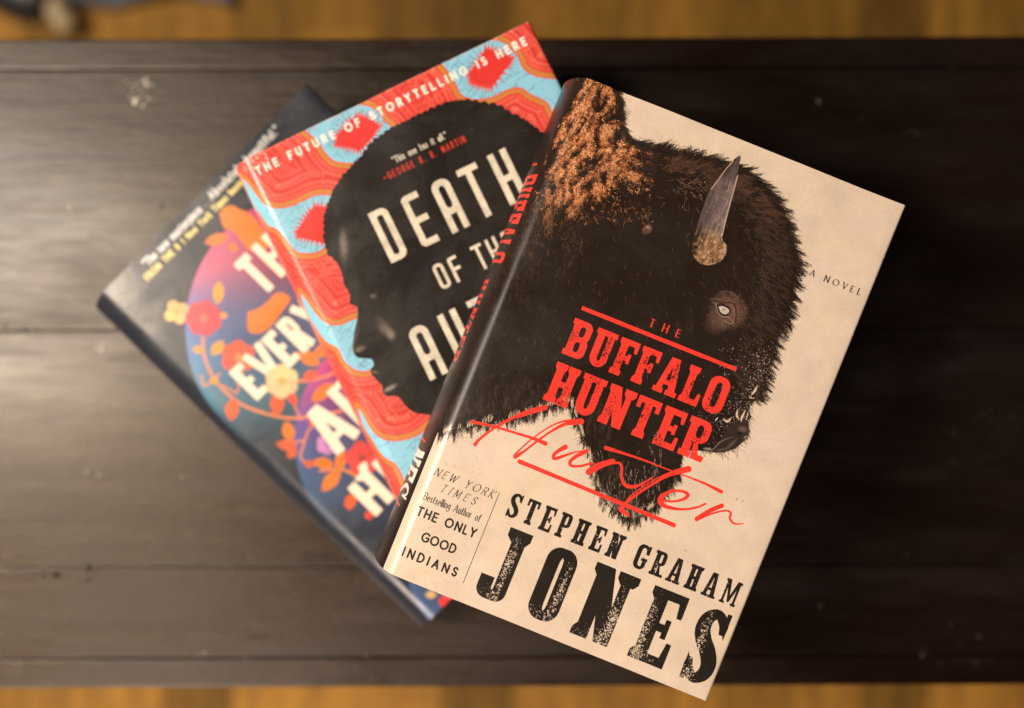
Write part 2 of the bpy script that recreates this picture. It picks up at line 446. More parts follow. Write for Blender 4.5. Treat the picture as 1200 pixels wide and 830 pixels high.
# ---- book 3: the bison cover ---------------------------------------------------
W3, H3, B3, SH3 = 158.3, 236.0, 9.2, 0.18
def art_bison(R=12):
    rng = np.random.default_rng(11)
    f, L = a2q(T3, B3, SH3)
    S0 = L - B3
    cv = Canvas(-L - 3, L + W3 - B3 + 6, H3, R, (222, 201, 179))
    P0 = px_map(1062, 242, 2.647, 21.9, W3)
    def P(x, y):
        a, b = P0(x, y); return (f(a), b)
    def PP(l): return [P(*q) for q in l]
    # paper: mottled kraft tone with fibres and specks
    n = noise2(cv.h, cv.w, 90, rng=rng, octaves=5); n2 = noise2(cv.h, cv.w, 5, rng=rng, octaves=2)
    k = (1 + .09 * (n - .5) + .07 * (n2 - .5))[..., None]
    cv.a *= k
    cv.a[..., 2] *= (1 - .05 * (noise2(cv.h, cv.w, 160, rng=rng) - .5))
    ns = 900
    sd = np.stack([rng.uniform(0, W3 + S0, ns), rng.uniform(0, H3, ns)], 1)
    cv.strands(sd, rng.uniform(0, 6.28, ns), rng.uniform(.1, .5, ns), .1, np.stack([rng.uniform(170, 205, ns), rng.uniform(145, 180, ns), rng.uniform(112, 145, ns)], 1), rng=rng)
    for (x, y, r) in [(863, 585, 1.0), (870, 587, .7), (803, 645, .8), (705, 655, .6), (737, 657, .5), (1005, 260, .5), (980, 237, .4), (640, 640, .5), (460, 672, .5), (517, 629, .5)]:
        a, b = P(x, y)
        cv.soft_blob(a, b, r, r * .6, (150, 120, 92), .6, ang=rng.uniform(0, 3), grain=1)
    paper = cv.a.copy()
    INK = (37, 27, 21)
    # bison outline traced clockwise from the top of the hump
    edge = [(722, 98), (727, 116), (728, 134), (733, 155), (743, 165), (765, 173), (783, 177), (801, 180), (825, 185), (846, 192), (862, 197), (876, 202),
            (893, 217), (908, 235), (920, 258), (928, 279), (933, 303), (932, 321), (928, 345), (922, 366), (914, 387), (906, 411), (899, 432), (893, 452),
            (884, 466), (878, 476), (877, 487), (876, 500), (874, 513), (861, 525), (843, 530), (819, 528), (803, 529), (797, 545), (787, 562), (776, 580),
            (764, 592), (752, 600), (738, 606), (722, 598), (708, 580), (698, 558), (692, 531), (684, 508), (676, 486), (668, 470), (655, 470), (638, 476),
            (622, 482), (599, 488), (575, 492), (550, 498), (529, 503), (514, 508)]
    ring = PP(edge)
    tail = [(-L - 4, ring[-1][1] + 2), (-L - 4, -3), P(722, 90)]
    body = [tuple(q) for q in smooth(ring, 5)] + tail
    cv.poly(body, INK)
    # the spine side is printed solid dark, its ragged foot runs on to the front
    q0 = f(3.0)
    cv.poly([(-L - 4, -1), (q0, -1), (q0, H3 + 1), (-L - 4, H3 + 1)], INK)
    bodymask = np.zeros((cv.h, cv.w), bool)
    m, y0, x0 = cv.mask_poly(body); bodymask[y0:y0 + m.shape[0], x0:x0 + m.shape[1]] |= m
    def inside(pts):
        p = cv.pix(pts); xi = np.clip(p[:, 0].astype(int), 0, cv.w - 1); yi = np.clip(p[:, 1].astype(int), 0, cv.h - 1)
        return bodymask[yi, xi]
    # flow of the coat (picture directions, then turned into the cover's own frame)
    ctl = [(690, 110, -.12, 1), (650, 180, -.3, 1), (660, 240, -.2, 1), (722, 120, .35, .8), (730, 160, .55, .6), (750, 178, .8, .1), (770, 178, .8, -.35), (805, 187, .85, -.2), (850, 205, .9, .2),
           (900, 235, .85, .45), (925, 285, .8, .62), (928, 340, .7, .75), (915, 390, .6, .75), (895, 440, .55, .6), (870, 495, .4, .5), (790, 250, -.1, 1),
           (700, 330, -.1, 1), (600, 400, -.3, 1), (550, 480, -.3, 1), (640, 470, -.12, 1), (690, 520, .15, 1), (730, 590, -.05, 1), (780, 560, -.12, 1), (850, 320, .5, .8), (760, 440, 0, 1),
           (880, 330, .7, .7), (520, 500, -.35, 1)]
    cq = np.array([P(c[0], c[1]) for c in ctl]); th = math.radians(21.9)
    cd = np.array([(c[2] * math.cos(th) + c[3] * math.sin(th), -c[2] * math.sin(th) + c[3] * math.cos(th)) for c in ctl])
    cd /= np.linalg.norm(cd, axis=1)[:, None]
    def flow(pts):
        d2 = ((pts[:, None, :] - cq[None]) ** 2).sum(2) + 4.0
        w = 1 / d2 ** 1.4
        v = (w[..., None] * cd[None]).sum(1)
        return np.arctan2(v[:, 1], v[:, 0])
    def rnd_in(x0, x1, y0, y1, n):
        """points given by a box in picture pixels"""
        x = rng.uniform(x0, x1, n); y = rng.uniform(y0, y1, n)
        return np.array([P(a, b) for a, b in zip(x, y)]), x, y
    cl = noise2(cv.h, cv.w, 22, rng=rng, octaves=3)
    def clump(pts):
        p = cv.pix(pts); return cl[np.clip(p[:, 1].astype(int), 0, cv.h - 1), np.clip(p[:, 0].astype(int), 0, cv.w - 1)]
    # gaps of light between locks near the lower neck and the beard
    # broad coat, barely lighter than the ground
    pts, X, Y = rnd_in(480, 950, 90, 620, 30000)
    ok = inside(pts); pts, X, Y = pts[ok], X[ok], Y[ok]
    c = clump(pts); n = len(pts)
    lift = np.clip((c - .45) * 3, 0, 1) * rng.uniform(.2, 1, n)
    # more light on the forehead and the right mane, the neck keeps dark
    reg = np.exp(-(((X - 905) / 45) ** 2 + ((Y - 290) / 95) ** 2)) + .75 * np.exp(-(((X - 800) / 75) ** 2 + ((Y - 205) / 26) ** 2)) + .35 * np.exp(-(((X - 880) / 40) ** 2 + ((Y - 370) / 50) ** 2)) + .16
    reg += .35 * np.exp(-(((X - 560) / 60) ** 2 + ((Y - 455) / 50) ** 2))
    lift = np.clip(lift * reg * .95, 0, 1)[:, None]
    col = np.array(INK)[None] * rng.uniform(.78, 1.08, (n, 1)) * (1 - lift) + np.array([124, 92, 70])[None] * lift
    cv.strands(pts, flow(pts) + rng.normal(0, .10, n) + (c - .5) * 2.2, rng.uniform(1.8, 5.5, n), rng.uniform(.08, .2, n), col, curl=rng.normal(0, .35, n), wav=.2, rng=rng)
    # single pale hairs
    pts, X, Y = rnd_in(520, 930, 150, 600, 700); ok = inside(pts); pts = pts[ok]; n = len(pts)
    cv.strands(pts, flow(pts) + rng.normal(0, .25, n), rng.uniform(1.2, 3.6, n), .09, np.array([[112, 90, 70]]) * rng.uniform(.6, 1.15, (n, 1)), curl=rng.normal(0, .45, n), wav=.25, rng=rng)
    # orange-brown curls of the hump
    hump = PP([(688, 90), (722, 98), (727, 116), (728, 134), (734, 158), (745, 178), (752, 205), (742, 214), (728, 205), (716, 226), (700, 236), (690, 222), (680, 238),
               (668, 258), (660, 228), (655, 245), (648, 230), (643, 262), (640, 268), (641, 240), (639, 215), (645, 195), (652, 158), (664, 132), (676, 110), (682, 96)])
    hm = np.zeros((cv.h, cv.w), bool); m, y0, x0 = cv.mask_poly(hump); hm[y0:y0 + m.shape[0], x0:x0 + m.shape[1]] |= m
    # dark furrows between curls follow the fall of the hair
    yy, xx = np.mgrid[0:int(115 * R), 0:int(80 * R)].astype(np.float32) / R
    fur = noise2(yy.shape[0] + 400, yy.shape[1] + 400, 5.5 * R, 1.5 * R, rng=rng, octaves=3)
    wx = 6 * R * noise2(yy.shape[0], yy.shape[1], 9 * R, rng=rng)
    fur = fur[(yy * R).astype(int), np.clip((xx * R + yy * R * .16 + wx).astype(int), 0, fur.shape[1] - 1)]
    fur = np.clip((fur - .5) * 1.55 + .5, 0, 1)
    del xx
    for layer, (n, tone, thr) in enumerate([(5200, (84, 48, 28), .40), (4400, (146, 84, 50), .45), (3600, (206, 128, 80), .49), (2200, (240, 172, 120), .52)]):
        pts, X, Y = rnd_in(625, 765, 84, 285, n * 2)
        p = cv.pix(pts); yi = np.clip(p[:, 1].astype(int), 0, cv.h - 1); xi = np.clip(p[:, 0].astype(int), 0, cv.w - 1)
        dens = fur[np.clip(yi, 0, fur.shape[0] - 1), np.clip(xi, 0, fur.shape[1] - 1)]
        soft = rng.uniform(0, 1, len(pts)) < .08
        ok = (hm[yi, xi] | soft & inside(pts) & (Y < 262)) & (dens > thr + rng.normal(0, .05, len(pts))) & (pts[:, 0] > f(2.0))
        pts = pts[ok]; k = len(pts)
        fade = np.clip(1.15 - (Y[ok] - 200) / 130.0, .45, 1.0) * rng.uniform(.8, 1.12, k)
        cv.strands(pts, flow(pts) + rng.normal(0, .5, k), rng.uniform(1.2, 3.6, k), rng.uniform(.12, .32, k), np.array([tone]) * fade[:, None], curl=rng.normal(0, 1.6, k), wav=1.1, wavf=9, rng=rng)
    # thin brown hair low on the neck by the spine
    for (cx, cy, sx, sy, n, tone) in [(620, 268, 6, 26, 130, (128, 88, 62)), (604, 300, 10, 25, 140, (104, 76, 58)), (668, 270, 10, 20, 70, (150, 100, 64)), (642, 248, 5, 18, 120, (190, 124, 78))]:
        X = rng.normal(cx, sx, n); Y = rng.normal(cy, sy, n)
        pts = np.array([P(a, b) for a, b in zip(X, Y)])
        cv.strands(pts, flow(pts) + rng.normal(0, .3, n), rng.uniform(1.5, 4.5, n), .11, np.array([tone]) * rng.uniform(.5, 1.05, (n, 1)), curl=rng.normal(0, 1.2, n), wav=.6, rng=rng)
    # pale wisps on the brow left of the horn
    for (cx, cy, sx, sy, n, tone) in [(822, 212, 14, 9, 60, (190, 140, 108)), (800, 228, 14, 12, 34, (168, 128, 100)), (785, 190, 22, 6, 60, (120, 76, 54)), (770, 180, 14, 5, 50, (136, 84, 58)),
                                      (905, 300, 14, 24, 70, (112, 84, 74)), (885, 262, 16, 22, 90, (104, 80, 70)), (900, 345, 12, 20, 60, (98, 66, 54)), (735, 205, 12, 10, 90, (150, 100, 66))]:
        X = rng.normal(cx, sx, n); Y = rng.normal(cy, sy, n)
        pts = np.array([P(a, b) for a, b in zip(X, Y)])
        cv.strands(pts, flow(pts) + rng.normal(0, .35, n), rng.uniform(1.2, 3.8, n), rng.uniform(.1, .2, n), np.array([tone]) * rng.uniform(.6, 1.1, (n, 1)), curl=rng.normal(0, .9, n), wav=.4, rng=rng)
    # ragged outline: hair leaving the body
    sm = smooth(ring, 8); seg = np.diff(sm, axis=0); sl = np.hypot(seg[:, 0], seg[:, 1]); nrm = np.stack([seg[:, 1], -seg[:, 0]], 1) / (sl[:, None] + 1e-9)
    nb = 7500; i = rng.choice(len(seg), nb, p=sl / sl.sum())
    t = rng.random(nb)[:, None]
    base = sm[i] + seg[i] * t - nrm[i] * rng.uniform(.0, 2.2, (nb, 1))
    # picture-space y tells which part of the outline it is
    inv = base
    muz = (i > 24 * 8) & (i < 32 * 8)
    top = i < 12 * 8
    low = i > 42 * 8
    aout = np.arctan2(nrm[i][:, 1], nrm[i][:, 0]); afl = flow(base)
    wmix = np.where(muz, .5, .22)
    v = np.stack([np.cos(afl) * (1 - wmix) + np.cos(aout) * wmix, np.sin(afl) * (1 - wmix) + np.sin(aout) * wmix], 1)
    a = np.arctan2(v[:, 1], v[:, 0]) + rng.normal(0, .13, nb) + .30 * np.sin(i * .21 + 2 * np.sin(i * .07))
    lock = .45 + .55 * np.sin(i * .37 + 3 * np.sin(i * .11)) ** 2
    ln = rng.uniform(1.2, 6.2, nb) * np.where(muz, .22, 1.0) * np.where((i > 28 * 8) & (i < 33 * 8), .3, 1.0) * lock * np.where(low, 1.1, 1.0)
    cc = np.array([[36, 27, 21]]) * rng.uniform(.8, 1.35, (nb, 1))
    brown = (i < 5 * 8) & (rng.random(nb) < .35)
    cc[brown] = (120, 78, 50)
    cv.strands(base, a, ln, rng.uniform(.08, .22, nb), cc, curl=rng.normal(0, .7, nb), wav=.3, rng=rng)
    # locks: bundles whose hairs meet at a common tip
    def locks(idx, base_off, spread, lmin, lmax, tone, nper, jit, scale):
        for ii in idx:
            c0 = sm[ii] - nrm[ii] * rng.uniform(*base_off)
            a0_ = float(flow(c0[None])[0]) + rng.normal(0, jit)
            an_ = math.atan2(nrm[ii][1], nrm[ii][0]); dv = np.array([math.cos(a0_) * .72 + math.cos(an_) * .28, math.sin(a0_) * .72 + math.sin(an_) * .28]); dv /= np.hypot(*dv)
            tip = c0 + dv * rng.uniform(lmin, lmax) * scale(ii)
            side = np.array([-dv[1], dv[0]])
            b_ = c0 + side * rng.uniform(-spread, spread, (nper, 1)) - dv * rng.uniform(0, 1.5, (nper, 1))
            tv = tip + rng.normal(0, .28, (nper, 2)) - b_; ll = np.hypot(tv[:, 0], tv[:, 1])
            cu = rng.normal(0, .25); aa_ = np.arctan2(tv[:, 1], tv[:, 0])
            cv.strands(b_, aa_ - cu / 2, ll * rng.uniform(.7, 1.15, nper), rng.uniform(.1, .24, nper), np.array([tone]) * rng.uniform(.75, 1.35, (nper, 1)), curl=cu, wav=.12, rng=rng)
    def sc(ii):
        if 28 * 8 < ii < 33 * 8: return .06
        if 24 * 8 < ii < 32 * 8: return .22
        if ii < 4 * 8: return .6
        return 1.0
    locks(rng.integers(0, len(seg), 620), (0, 2.0), 1.3, 3.0, 7.0, (34, 25, 20), 13, .12, sc)
    inner_i = rng.integers(8 * 8, 24 * 8, 260)
    locks(inner_i, (2.5, 15), 1.2, 2.5, 6.0, (58, 43, 35), 7, .2, lambda ii: 1.0)
    locks(rng.integers(6 * 8, 14 * 8, 110), (2.0, 9), 1.0, 2.5, 5.0, (76, 54, 42), 6, .3, lambda ii: 1.0)
    locks(rng.integers(38 * 8, len(seg), 160), (2.0, 14), 1.2, 3.0, 6.0, (56, 44, 36), 7, .2, lambda ii: 1.0)
    # long stray hairs
    nb = 260; i = rng.choice(34 * 8, nb); base = sm[i]
    cv.strands(base, flow(base) + rng.normal(0, .5, nb), rng.uniform(2.5, 6.0, nb) * np.where(i > 24 * 8, .3, 1), .09, np.array([[60, 46, 36]]) * rng.uniform(.8, 1.5, (nb, 1)), curl=rng.normal(0, 1.4, nb), wav=.5, rng=rng)
    # bare paper combed back into the dark hair along the lower neck and beard
    nb = 1100; i = rng.integers(36 * 8, len(seg), nb)
    base = sm[i] + nrm[i] * rng.uniform(0, 1.0, (nb, 1))
    fl = flow(base) + math.pi + rng.normal(0, .16, nb)
    lk = (np.sin(i * .9 + 2 * np.sin(i * .23)) > -.2)
    base, fl, ii = base[lk], fl[lk], i[lk]
    cv.strands(base, fl, rng.uniform(.8, 3.4, len(base)), rng.uniform(.1, .3, len(base)), np.array([[222, 199, 168]]) * rng.uniform(.75, 1.02, (len(base), 1)), curl=rng.normal(0, .3, len(base)), rng=rng)
    # white snow-like strands inside the beard
    for (cx, cy, sx, sy, n) in [(712, 575, 7, 14, 46), (735, 570, 10, 18, 60), (762, 562, 8, 16, 46), (745, 595, 12, 6, 40), (770, 530, 5, 14, 20), (700, 545, 4, 12, 22), (722, 590, 8, 6, 30)]:
        X = rng.normal(cx, sx, n); Y = rng.normal(cy, sy, n); pts = np.array([P(p_, q_) for p_, q_ in zip(X, Y)])
        pts_ok = inside(pts); pts = pts[pts_ok]; n = len(pts)
        cv.strands(pts, flow(pts) + rng.normal(0, .22, n), rng.uniform(1.2, 4.2, n), rng.uniform(.09, .24, n), np.array([[214, 196, 172]]) * rng.uniform(.45, 1.0, (n, 1)), curl=rng.normal(0, .5, n), rng=rng)
    # frosted muzzle: dense flecks
    n = 2600; X = rng.uniform(825, 912, n); Y = rng.uniform(395, 530, n)
    wgt = np.exp(-(((X - (893 - (Y - 440) * .45)) / 17) ** 2)) * np.clip((Y - 395) / 35, 0, 1) * np.clip((520 - Y) / 30, 0, 1) + .10 * (X > 842)
    kx = rng.random(n) < wgt; X, Y = X[kx], Y[kx]; pts = np.array([P(p_, q_) for p_, q_ in zip(X, Y)]); k = inside(pts); pts = pts[k]; n = len(pts)
    cv.strands(pts, flow(pts) + rng.normal(0, .9, n), rng.uniform(.15, .7, n), rng.uniform(.1, .3, n), np.array([[214, 190, 170]]) * rng.uniform(.4, 1.0, (n, 1)), rng=rng, taper=False)
    n = 520; X = rng.normal(842, 22, n); Y = rng.normal(492, 16, n); pts = np.array([P(p_, q_) for p_, q_ in zip(X, Y)]); k = inside(pts) & (rng.random(n) < .4); pts = pts[k]; n = len(pts)
    cv.strands(pts, rng.uniform(0, 6.28, n), rng.uniform(.1, .4, n), .2, np.array([[190, 172, 158]]) * rng.uniform(.4, 1.0, (n, 1)), rng=rng, taper=False)
    # nose and mouth
    cv.poly(smooth(PP([(846, 512), (856, 498), (868, 492), (876, 494), (875, 508), (868, 519), (856, 526), (842, 529), (834, 526)]), 5), (54, 44, 40))
    for (x, y, rx, ry, c_, al, an) in [(870, 503, 3.0, 1.9, (120, 100, 96), .85, .3), (866, 508, 1.6, 1.0, (30, 22, 20), .9, 0), (857, 520, 4.2, 1.0, (112, 94, 88), .7, -.75), (845, 527, 4.4, .9, (100, 84, 78), .8, -.2),
                                       (829, 526, 2.8, 1.0, (190, 168, 150), .8, .1), (873, 512, 1.6, .7, (168, 148, 138), .8, -.6)]:
        q = P(x, y); cv.soft_blob(q[0], q[1], rx, ry, c_, al, ang=an - th, grain=.8)
    cv.stroke(PP([(833, 529), (842, 519), (849, 515), (858, 512)]), [.3, .5, .3, .2], (160, 138, 124), .7)
    for l, w in [([(887, 452), (884, 458), (880, 463)], [.2, 1.1, .3]), ([(864, 480), (863, 487), (866, 492)], [.4, .9, .2]), ([(873, 481), (869, 489), (868, 494)], [.3, 1.0, .3]),
                 ([(847, 491), (852, 494), (857, 489)], [.3, 1.0, .2]), ([(840, 490), (838, 493)], [.6, .4]), ([(878, 466), (884, 467)], [.6, .2]), ([(876, 484), (874, 492)], [.5, .3])]:
        cv.stroke(smooth(PP(l), 4), smooth([[w_] for w_ in w], 4)[:, 0], (226, 204, 180), .92)
    # ear
    q = P(758, 269); cv.soft_blob(q[0], q[1], 2.2, 3.0, (120, 86, 68), 1.0, ang=.5, power=.8, grain=.8)
    q = P(759, 266); cv.soft_blob(q[0], q[1], 1.3, 1.0, (176, 140, 116), .8, grain=.8)
    q = P(757, 271); cv.soft_blob(q[0], q[1], .8, 1.3, (62, 44, 36), .8)
    # horn
    horn = smooth(PP([(867, 182), (859, 188), (852, 199), (842, 209), (832, 223), (825, 239), (819, 257), (815, 271), (811, 283), (811, 296), (817, 306), (829, 311), (843, 307), (850, 298),
                      (851, 288), (846, 279), (850, 260), (855, 240), (860, 222), (864, 210), (865, 197), (868, 185)]), 5)
    hn = noise2(cv.h, cv.w, 14, rng=rng, octaves=4)
    m3 = cv.mask_poly(horn); m, y0, x0 = m3
    Yr, Xr = np.mgrid[y0:y0 + m.shape[0], x0:x0 + m.shape[1]]
    hx, hy = P(866, 184); bx, by = P(830, 305)
    ax = np.array([bx - hx, by - hy]); AL = np.hypot(*ax); ax /= AL
    mmx = Xr / R + cv.x0 - hx; mmy = Yr / R - hy
    s = np.clip((mmx * ax[0] + mmy * ax[1]) / AL, 0, 1.1); d = (-mmx * ax[1] + mmy * ax[0])
    g = hn[y0:y0 + m.shape[0], x0:x0 + m.shape[1]]
    stk = noise2(m.shape[0], m.shape[1], 60, 6, rng=rng, octaves=3)
    base = np.array([132, 112, 110])[None, None] * (.40 + .45 * g[..., None] + .62 * stk[..., None]) * (1 - .35 * np.clip((-d + 0) / -9, 0, 1)[..., None]) * (1 - .30 * np.clip((.28 - s) / .1, 0, 1)[..., None])
    g2 = noise2(m.shape[0], m.shape[1], 16, 9, rng=rng, octaves=3)
    root = np.array([204, 156, 114])[None, None] * np.clip(.15 + 1.25 * g2[..., None] - .5 * np.clip((np.abs(d) - 3.5) / 4, 0, 1)[..., None], .2, 1.15)
    wroot = np.clip((s - .68 - .12 * (g - .5)) / .14, 0, 1)[..., None]
    colh = base * (1 - wroot) + root * wroot
    edgel = np.clip((-d - 1.2 - 3.0 * s) / 1.2, 0, 1)[..., None]  # light rim on the right side
    colh = colh * (1 - .6 * edgel) + np.array([214, 186, 160])[None, None] * .6 * edgel
    cv.put(m3, lambda y, x, sh: np.clip(colh / 255, 0, 1))
    cv.stroke(smooth(PP([(859, 189), (850, 199), (840, 213), (833, 222)]), 5), .45, (196, 160, 132), .9)
    cv.stroke(smooth(PP([(866, 184), (862, 192), (855, 205), (850, 208)]), 5), [.9] * 16, (96, 84, 84), .5)
    for k in range(5):
        u0 = .1 + .11 * k
        cv.stroke(PP([(858 - 30 * u0 - 5, 200 + 70 * u0), (863 - 30 * u0, 206 + 70 * u0)]), .3, (84, 72, 74), .5)
    cv.stroke(smooth(PP([(864, 206), (860, 222), (855, 240), (850, 259), (846, 276)]), 5), .5, (214, 190, 166), .75)
    n = 420; an_ = rng.uniform(0, 6.28, n); rr2_ = rng.uniform(.3, 1.05, n); X = 831 + 19 * rr2_ * np.cos(an_); Y = 295 + 15 * rr2_ * np.sin(an_); pts = np.array([P(p_, q_) for p_, q_ in zip(X, Y)])
    cv.strands(pts, rng.uniform(0, 6.28, n), rng.uniform(.4, 1.3, n), .14, np.array([[200, 154, 112]]) * rng.uniform(.3, 1, (n, 1)), wav=1, rng=rng)
    # eye
    ex, ey = P(851, 364)
    cv.soft_blob(ex + 1.0, ey - .6, 9.6, 8.4, (118, 84, 74), .9, ang=.3, power=.8, grain=.7)
    cv.soft_blob(ex - 2.0, ey + 6.0, 6.0, 7.0, (104, 76, 66), .75, ang=.3, power=1, grain=.8)
    for k in range(420):
        aa = rng.uniform(0, 6.28); r_ = rng.uniform(4, 10.5)
        pt = np.array([[ex + r_ * math.cos(aa), ey + r_ * math.sin(aa)]])
        cv.strands(pt, np.array([aa + rng.normal(0, .3)]), [rng.uniform(.8, 2.2)], [.1], [np.array([150, 116, 100]) * rng.uniform(.25, .95) if r_ < 8 else np.array(INK)], rng=rng)
    def eyep(l): return PP([(780 + x / 6.383, 310 + y / 6.383) for x, y in l])
    cv.stroke(smooth(eyep([(370, 270), (420, 290), (470, 285), (510, 300), (525, 350), (520, 430)]), 5), .6, (52, 34, 30), .8)
    cv.stroke(smooth(eyep([(375, 290), (385, 350), (420, 390), (470, 395), (495, 430), (480, 445), (440, 420)]), 5), .38, (170, 142, 126), .7)
    cv.stroke(smooth(eyep([(500, 320), (512, 370), (505, 440)]), 5), .3, (160, 132, 118), .6)
    cv.poly(smooth(eyep([(380, 305), (420, 296), (470, 318), (486, 350), (462, 382), (420, 384), (390, 350), (380, 305)]), 5), (40, 28, 26))
    cv.poly(smooth(eyep([(392, 316), (425, 312), (470, 336), (468, 362), (440, 374), (410, 358), (392, 316)]), 5), (196, 178, 168))
    q = eyep([(432, 338)])[0]; cv.soft_blob(q[0], q[1], 1.0, .7, (120, 96, 88), .7)
    q = eyep([(412, 330)])[0]; cv.soft_blob(q[0], q[1], .5, .5, (235, 228, 220), .9)
    cv.stroke(smooth(eyep([(400, 210), (440, 200), (500, 215), (540, 260)]), 5), .35, (150, 118, 104), .5)
    cv.stroke(smooth(eyep([(400, 240), (450, 228), (500, 250)]), 5), .35, (62, 44, 38), .7)
    cv.stroke(smooth(eyep([(330, 250), (390, 262), (430, 255)]), 5), .3, (140, 110, 96), .5)

    # ---- lettering ----
    wear = noise2(cv.h, cv.w, 2.6, rng=rng, octaves=1) * .55 + noise2(cv.h, cv.w, 7, rng=rng) * .45
    RED = (240, 62, 50)
    def X(a): return a + S0 + W3 - 160.0
    cv.poly([(X(43.4), 94.4), (X(117), 94.2), (X(117), 96.0), (X(43.4), 96.2)], RED)
    text(cv, "THE", X(73.9), X(88.2), 88.2, 91.6, (240, 70, 56), .56, sx=.95, serif=.10, thin=.5)
    slab_text(cv, "BUFFALO", X(42.4), X(117.6), 100.4, 117.2, RED, wear, gap=.16, stem=.195, slabt=.15, e=.05, wear_amt=.9, seed=3)
    slab_text(cv, "HUNTER", X(42.4), X(117.2), 121.2, 139.2, RED, wear, gap=.16, stem=.205, slabt=.15, e=.05, wear_amt=.85, seed=5)
    def sp(l, wscale=1.0):
        c_ = smooth([(540 + x / 3.529, 460 + y / 3.529, w_ / 3.529 / 2.647 * 1.3 * wscale) for x, y, w_ in l], 7)
        return [P(q_[0], q_[1]) for q_ in c_], np.maximum(c_[:, 2], .2)
    script = [
        [(348, 62, 17), (290, 78, 17), (235, 97, 14)], [(240, 92, 10), (170, 128, 9), (110, 165, 6), (75, 193, 7), (60, 214, 13)],
        [(60, 214, 8), (85, 190, 5), (130, 155, 5), (190, 118, 5), (245, 92, 7)], [(47, 121, 10), (130, 139, 9), (230, 168, 8), (300, 190, 10), (350, 211, 14)],
        [(498, 120, 18), (465, 125, 15), (410, 138, 8), (330, 190, 7), (265, 240, 8), (226, 266, 13)], [(222, 266, 9), (228, 252, 6), (290, 195, 5), (370, 140, 5), (430, 118, 7), (490, 116, 12)],
        [(240, 262, 4), (300, 215, 3), (370, 165, 4), (430, 135, 4)],
        [(432, 225, 16), (405, 240, 12), (384, 258, 11), (388, 273, 11), (425, 262, 9), (475, 246, 5), (520, 240, 4)], [(520, 242, 13), (480, 262, 12), (452, 285, 11), (458, 303, 9), (500, 303, 8), (545, 290, 8)],
        [(628, 284, 16), (585, 295, 16), (550, 312, 19), (530, 328, 22)], [(535, 332, 9), (590, 305, 6), (645, 290, 7), (664, 305, 9), (664, 345, 9), (675, 378, 11), (705, 390, 12), (745, 380, 8), (790, 352, 5)],
        [(600, 229, 13), (680, 254, 8), (760, 281, 6), (850, 316, 4), (930, 345, 5), (1010, 377, 8), (1076, 410, 12)],
        [(940, 316, 20), (900, 326, 18), (850, 345, 10), (790, 380, 8), (730, 420, 8), (685, 455, 10), (668, 482, 12), (692, 510, 9)], [(890, 322, 8), (820, 350, 4), (750, 392, 4), (700, 430, 4), (672, 470, 7)],
        [(672, 468, 6), (655, 480, 7), (672, 500, 6), (695, 500, 4)],
        [(820, 444, 8), (870, 450, 7), (915, 442, 9), (938, 424, 12), (915, 408, 9), (870, 408, 10), (830, 430, 15), (825, 452, 16), (850, 472, 13), (910, 482, 8), (970, 476, 7), (1010, 460, 7)],
        [(1078, 468, 15), (1030, 488, 14), (975, 522, 15)], [(980, 524, 7), (1040, 500, 6), (1095, 488, 6), (1115, 498, 7), (1112, 520, 7), (1130, 542, 6), (1168, 542, 3)],
        [(243, 285, 14), (560, 416, 13), (880, 548, 14)]]
    for l in script:
        pts, w_ = sp(l); cv.stroke(pts, w_, RED)
    INK2 = (38, 32, 27)
    slab_text(cv, "STEPHEN GRAHAM", X(46.0), X(155.4), 181.9, 193.2, INK2, wear, gap=.42, stem=.175, slabt=.12, e=.055, wear_amt=.55, seed=8)
    # JONES, each letter in its own box
    for ch, a0, a1, sd in [('J', 46.0, 61.2, 4), ('O', 70.2, 84.2, 9), ('N', 91.8, 111.4, 14), ('E', 119.2, 135.8, 21), ('S', 143.6, 156.6, 33)]:
        b0, b1 = (196.8, 230.4)
        h = b1 - b0; w = (a1 - a0) / h
        ops = slab(ch, w, .185 if ch != 'S' else .205, .125, .052)
        m, my, mx = cv.mask_ops(ops, lambda gx, gy: (X(a0) + gx * h, b0 + gy * h))
        sub = wear[my:my + m.shape[0], mx:mx + m.shape[1]]
        r2 = np.random.default_rng(sd); gx = np.linspace(0, 1, m.shape[1])[None]; gy = np.linspace(0, 1, m.shape[0])[:, None]
        cx = {'J': .62, 'O': .8, 'N': .75, 'E': .2, 'S': .3}[ch]; cy = {'J': .5, 'O': .6, 'N': .7, 'E': .6, 'S': .5}[ch]
        loc = np.exp(-(((gx - cx) / .16) ** 2 + ((gy - cy) / .5) ** 2)) + .5 * np.exp(-((gy - .93) / .12) ** 2) * (gx < .7)
        rough = noise2(m.shape[0], m.shape[1], 5, rng=r2, octaves=2)
        m = m & ~(sub > 1.0 - .42 * np.clip(loc, 0, 1) - .06) & (rough > .02)
        cv.put((m, my, mx), INK2)
    cv.stroke([(X(40.15), 184.6), (X(40.15), 227.6)], .28, (92, 80, 64))
    text(cv, "A NOVEL", X(131.6), X(155.4), 41.6, 44.3, (50, 42, 34), .5, sx=1.0, serif=.10, thin=.45)
    text(cv, "NEW YORK", X(10.2), X(38.0), 184.7, 188.2, (50, 42, 34), .46, sx=.85, serif=.07, thin=.5, shear=.28)
    text(cv, "TIMES", X(15.4), X(31.6), 190.4, 193.9, (50, 42, 34), .46, sx=.85, serif=.07, thin=.5, shear=.28)
    text(cv, "Bestselling Author of", X(9.9), X(36.6), 196.7, 200.0, (46, 38, 30), .40, sx=.66, serif=.05, thin=.55)
    text(cv, "THE ONLY", X(9.7), X(37.0), 203.6, 207.3, (44, 36, 30), .82, sx=.92)
    text(cv, "GOOD", X(15.8), X(31.4), 213.4, 217.1, (44, 36, 30), .82, sx=.92)
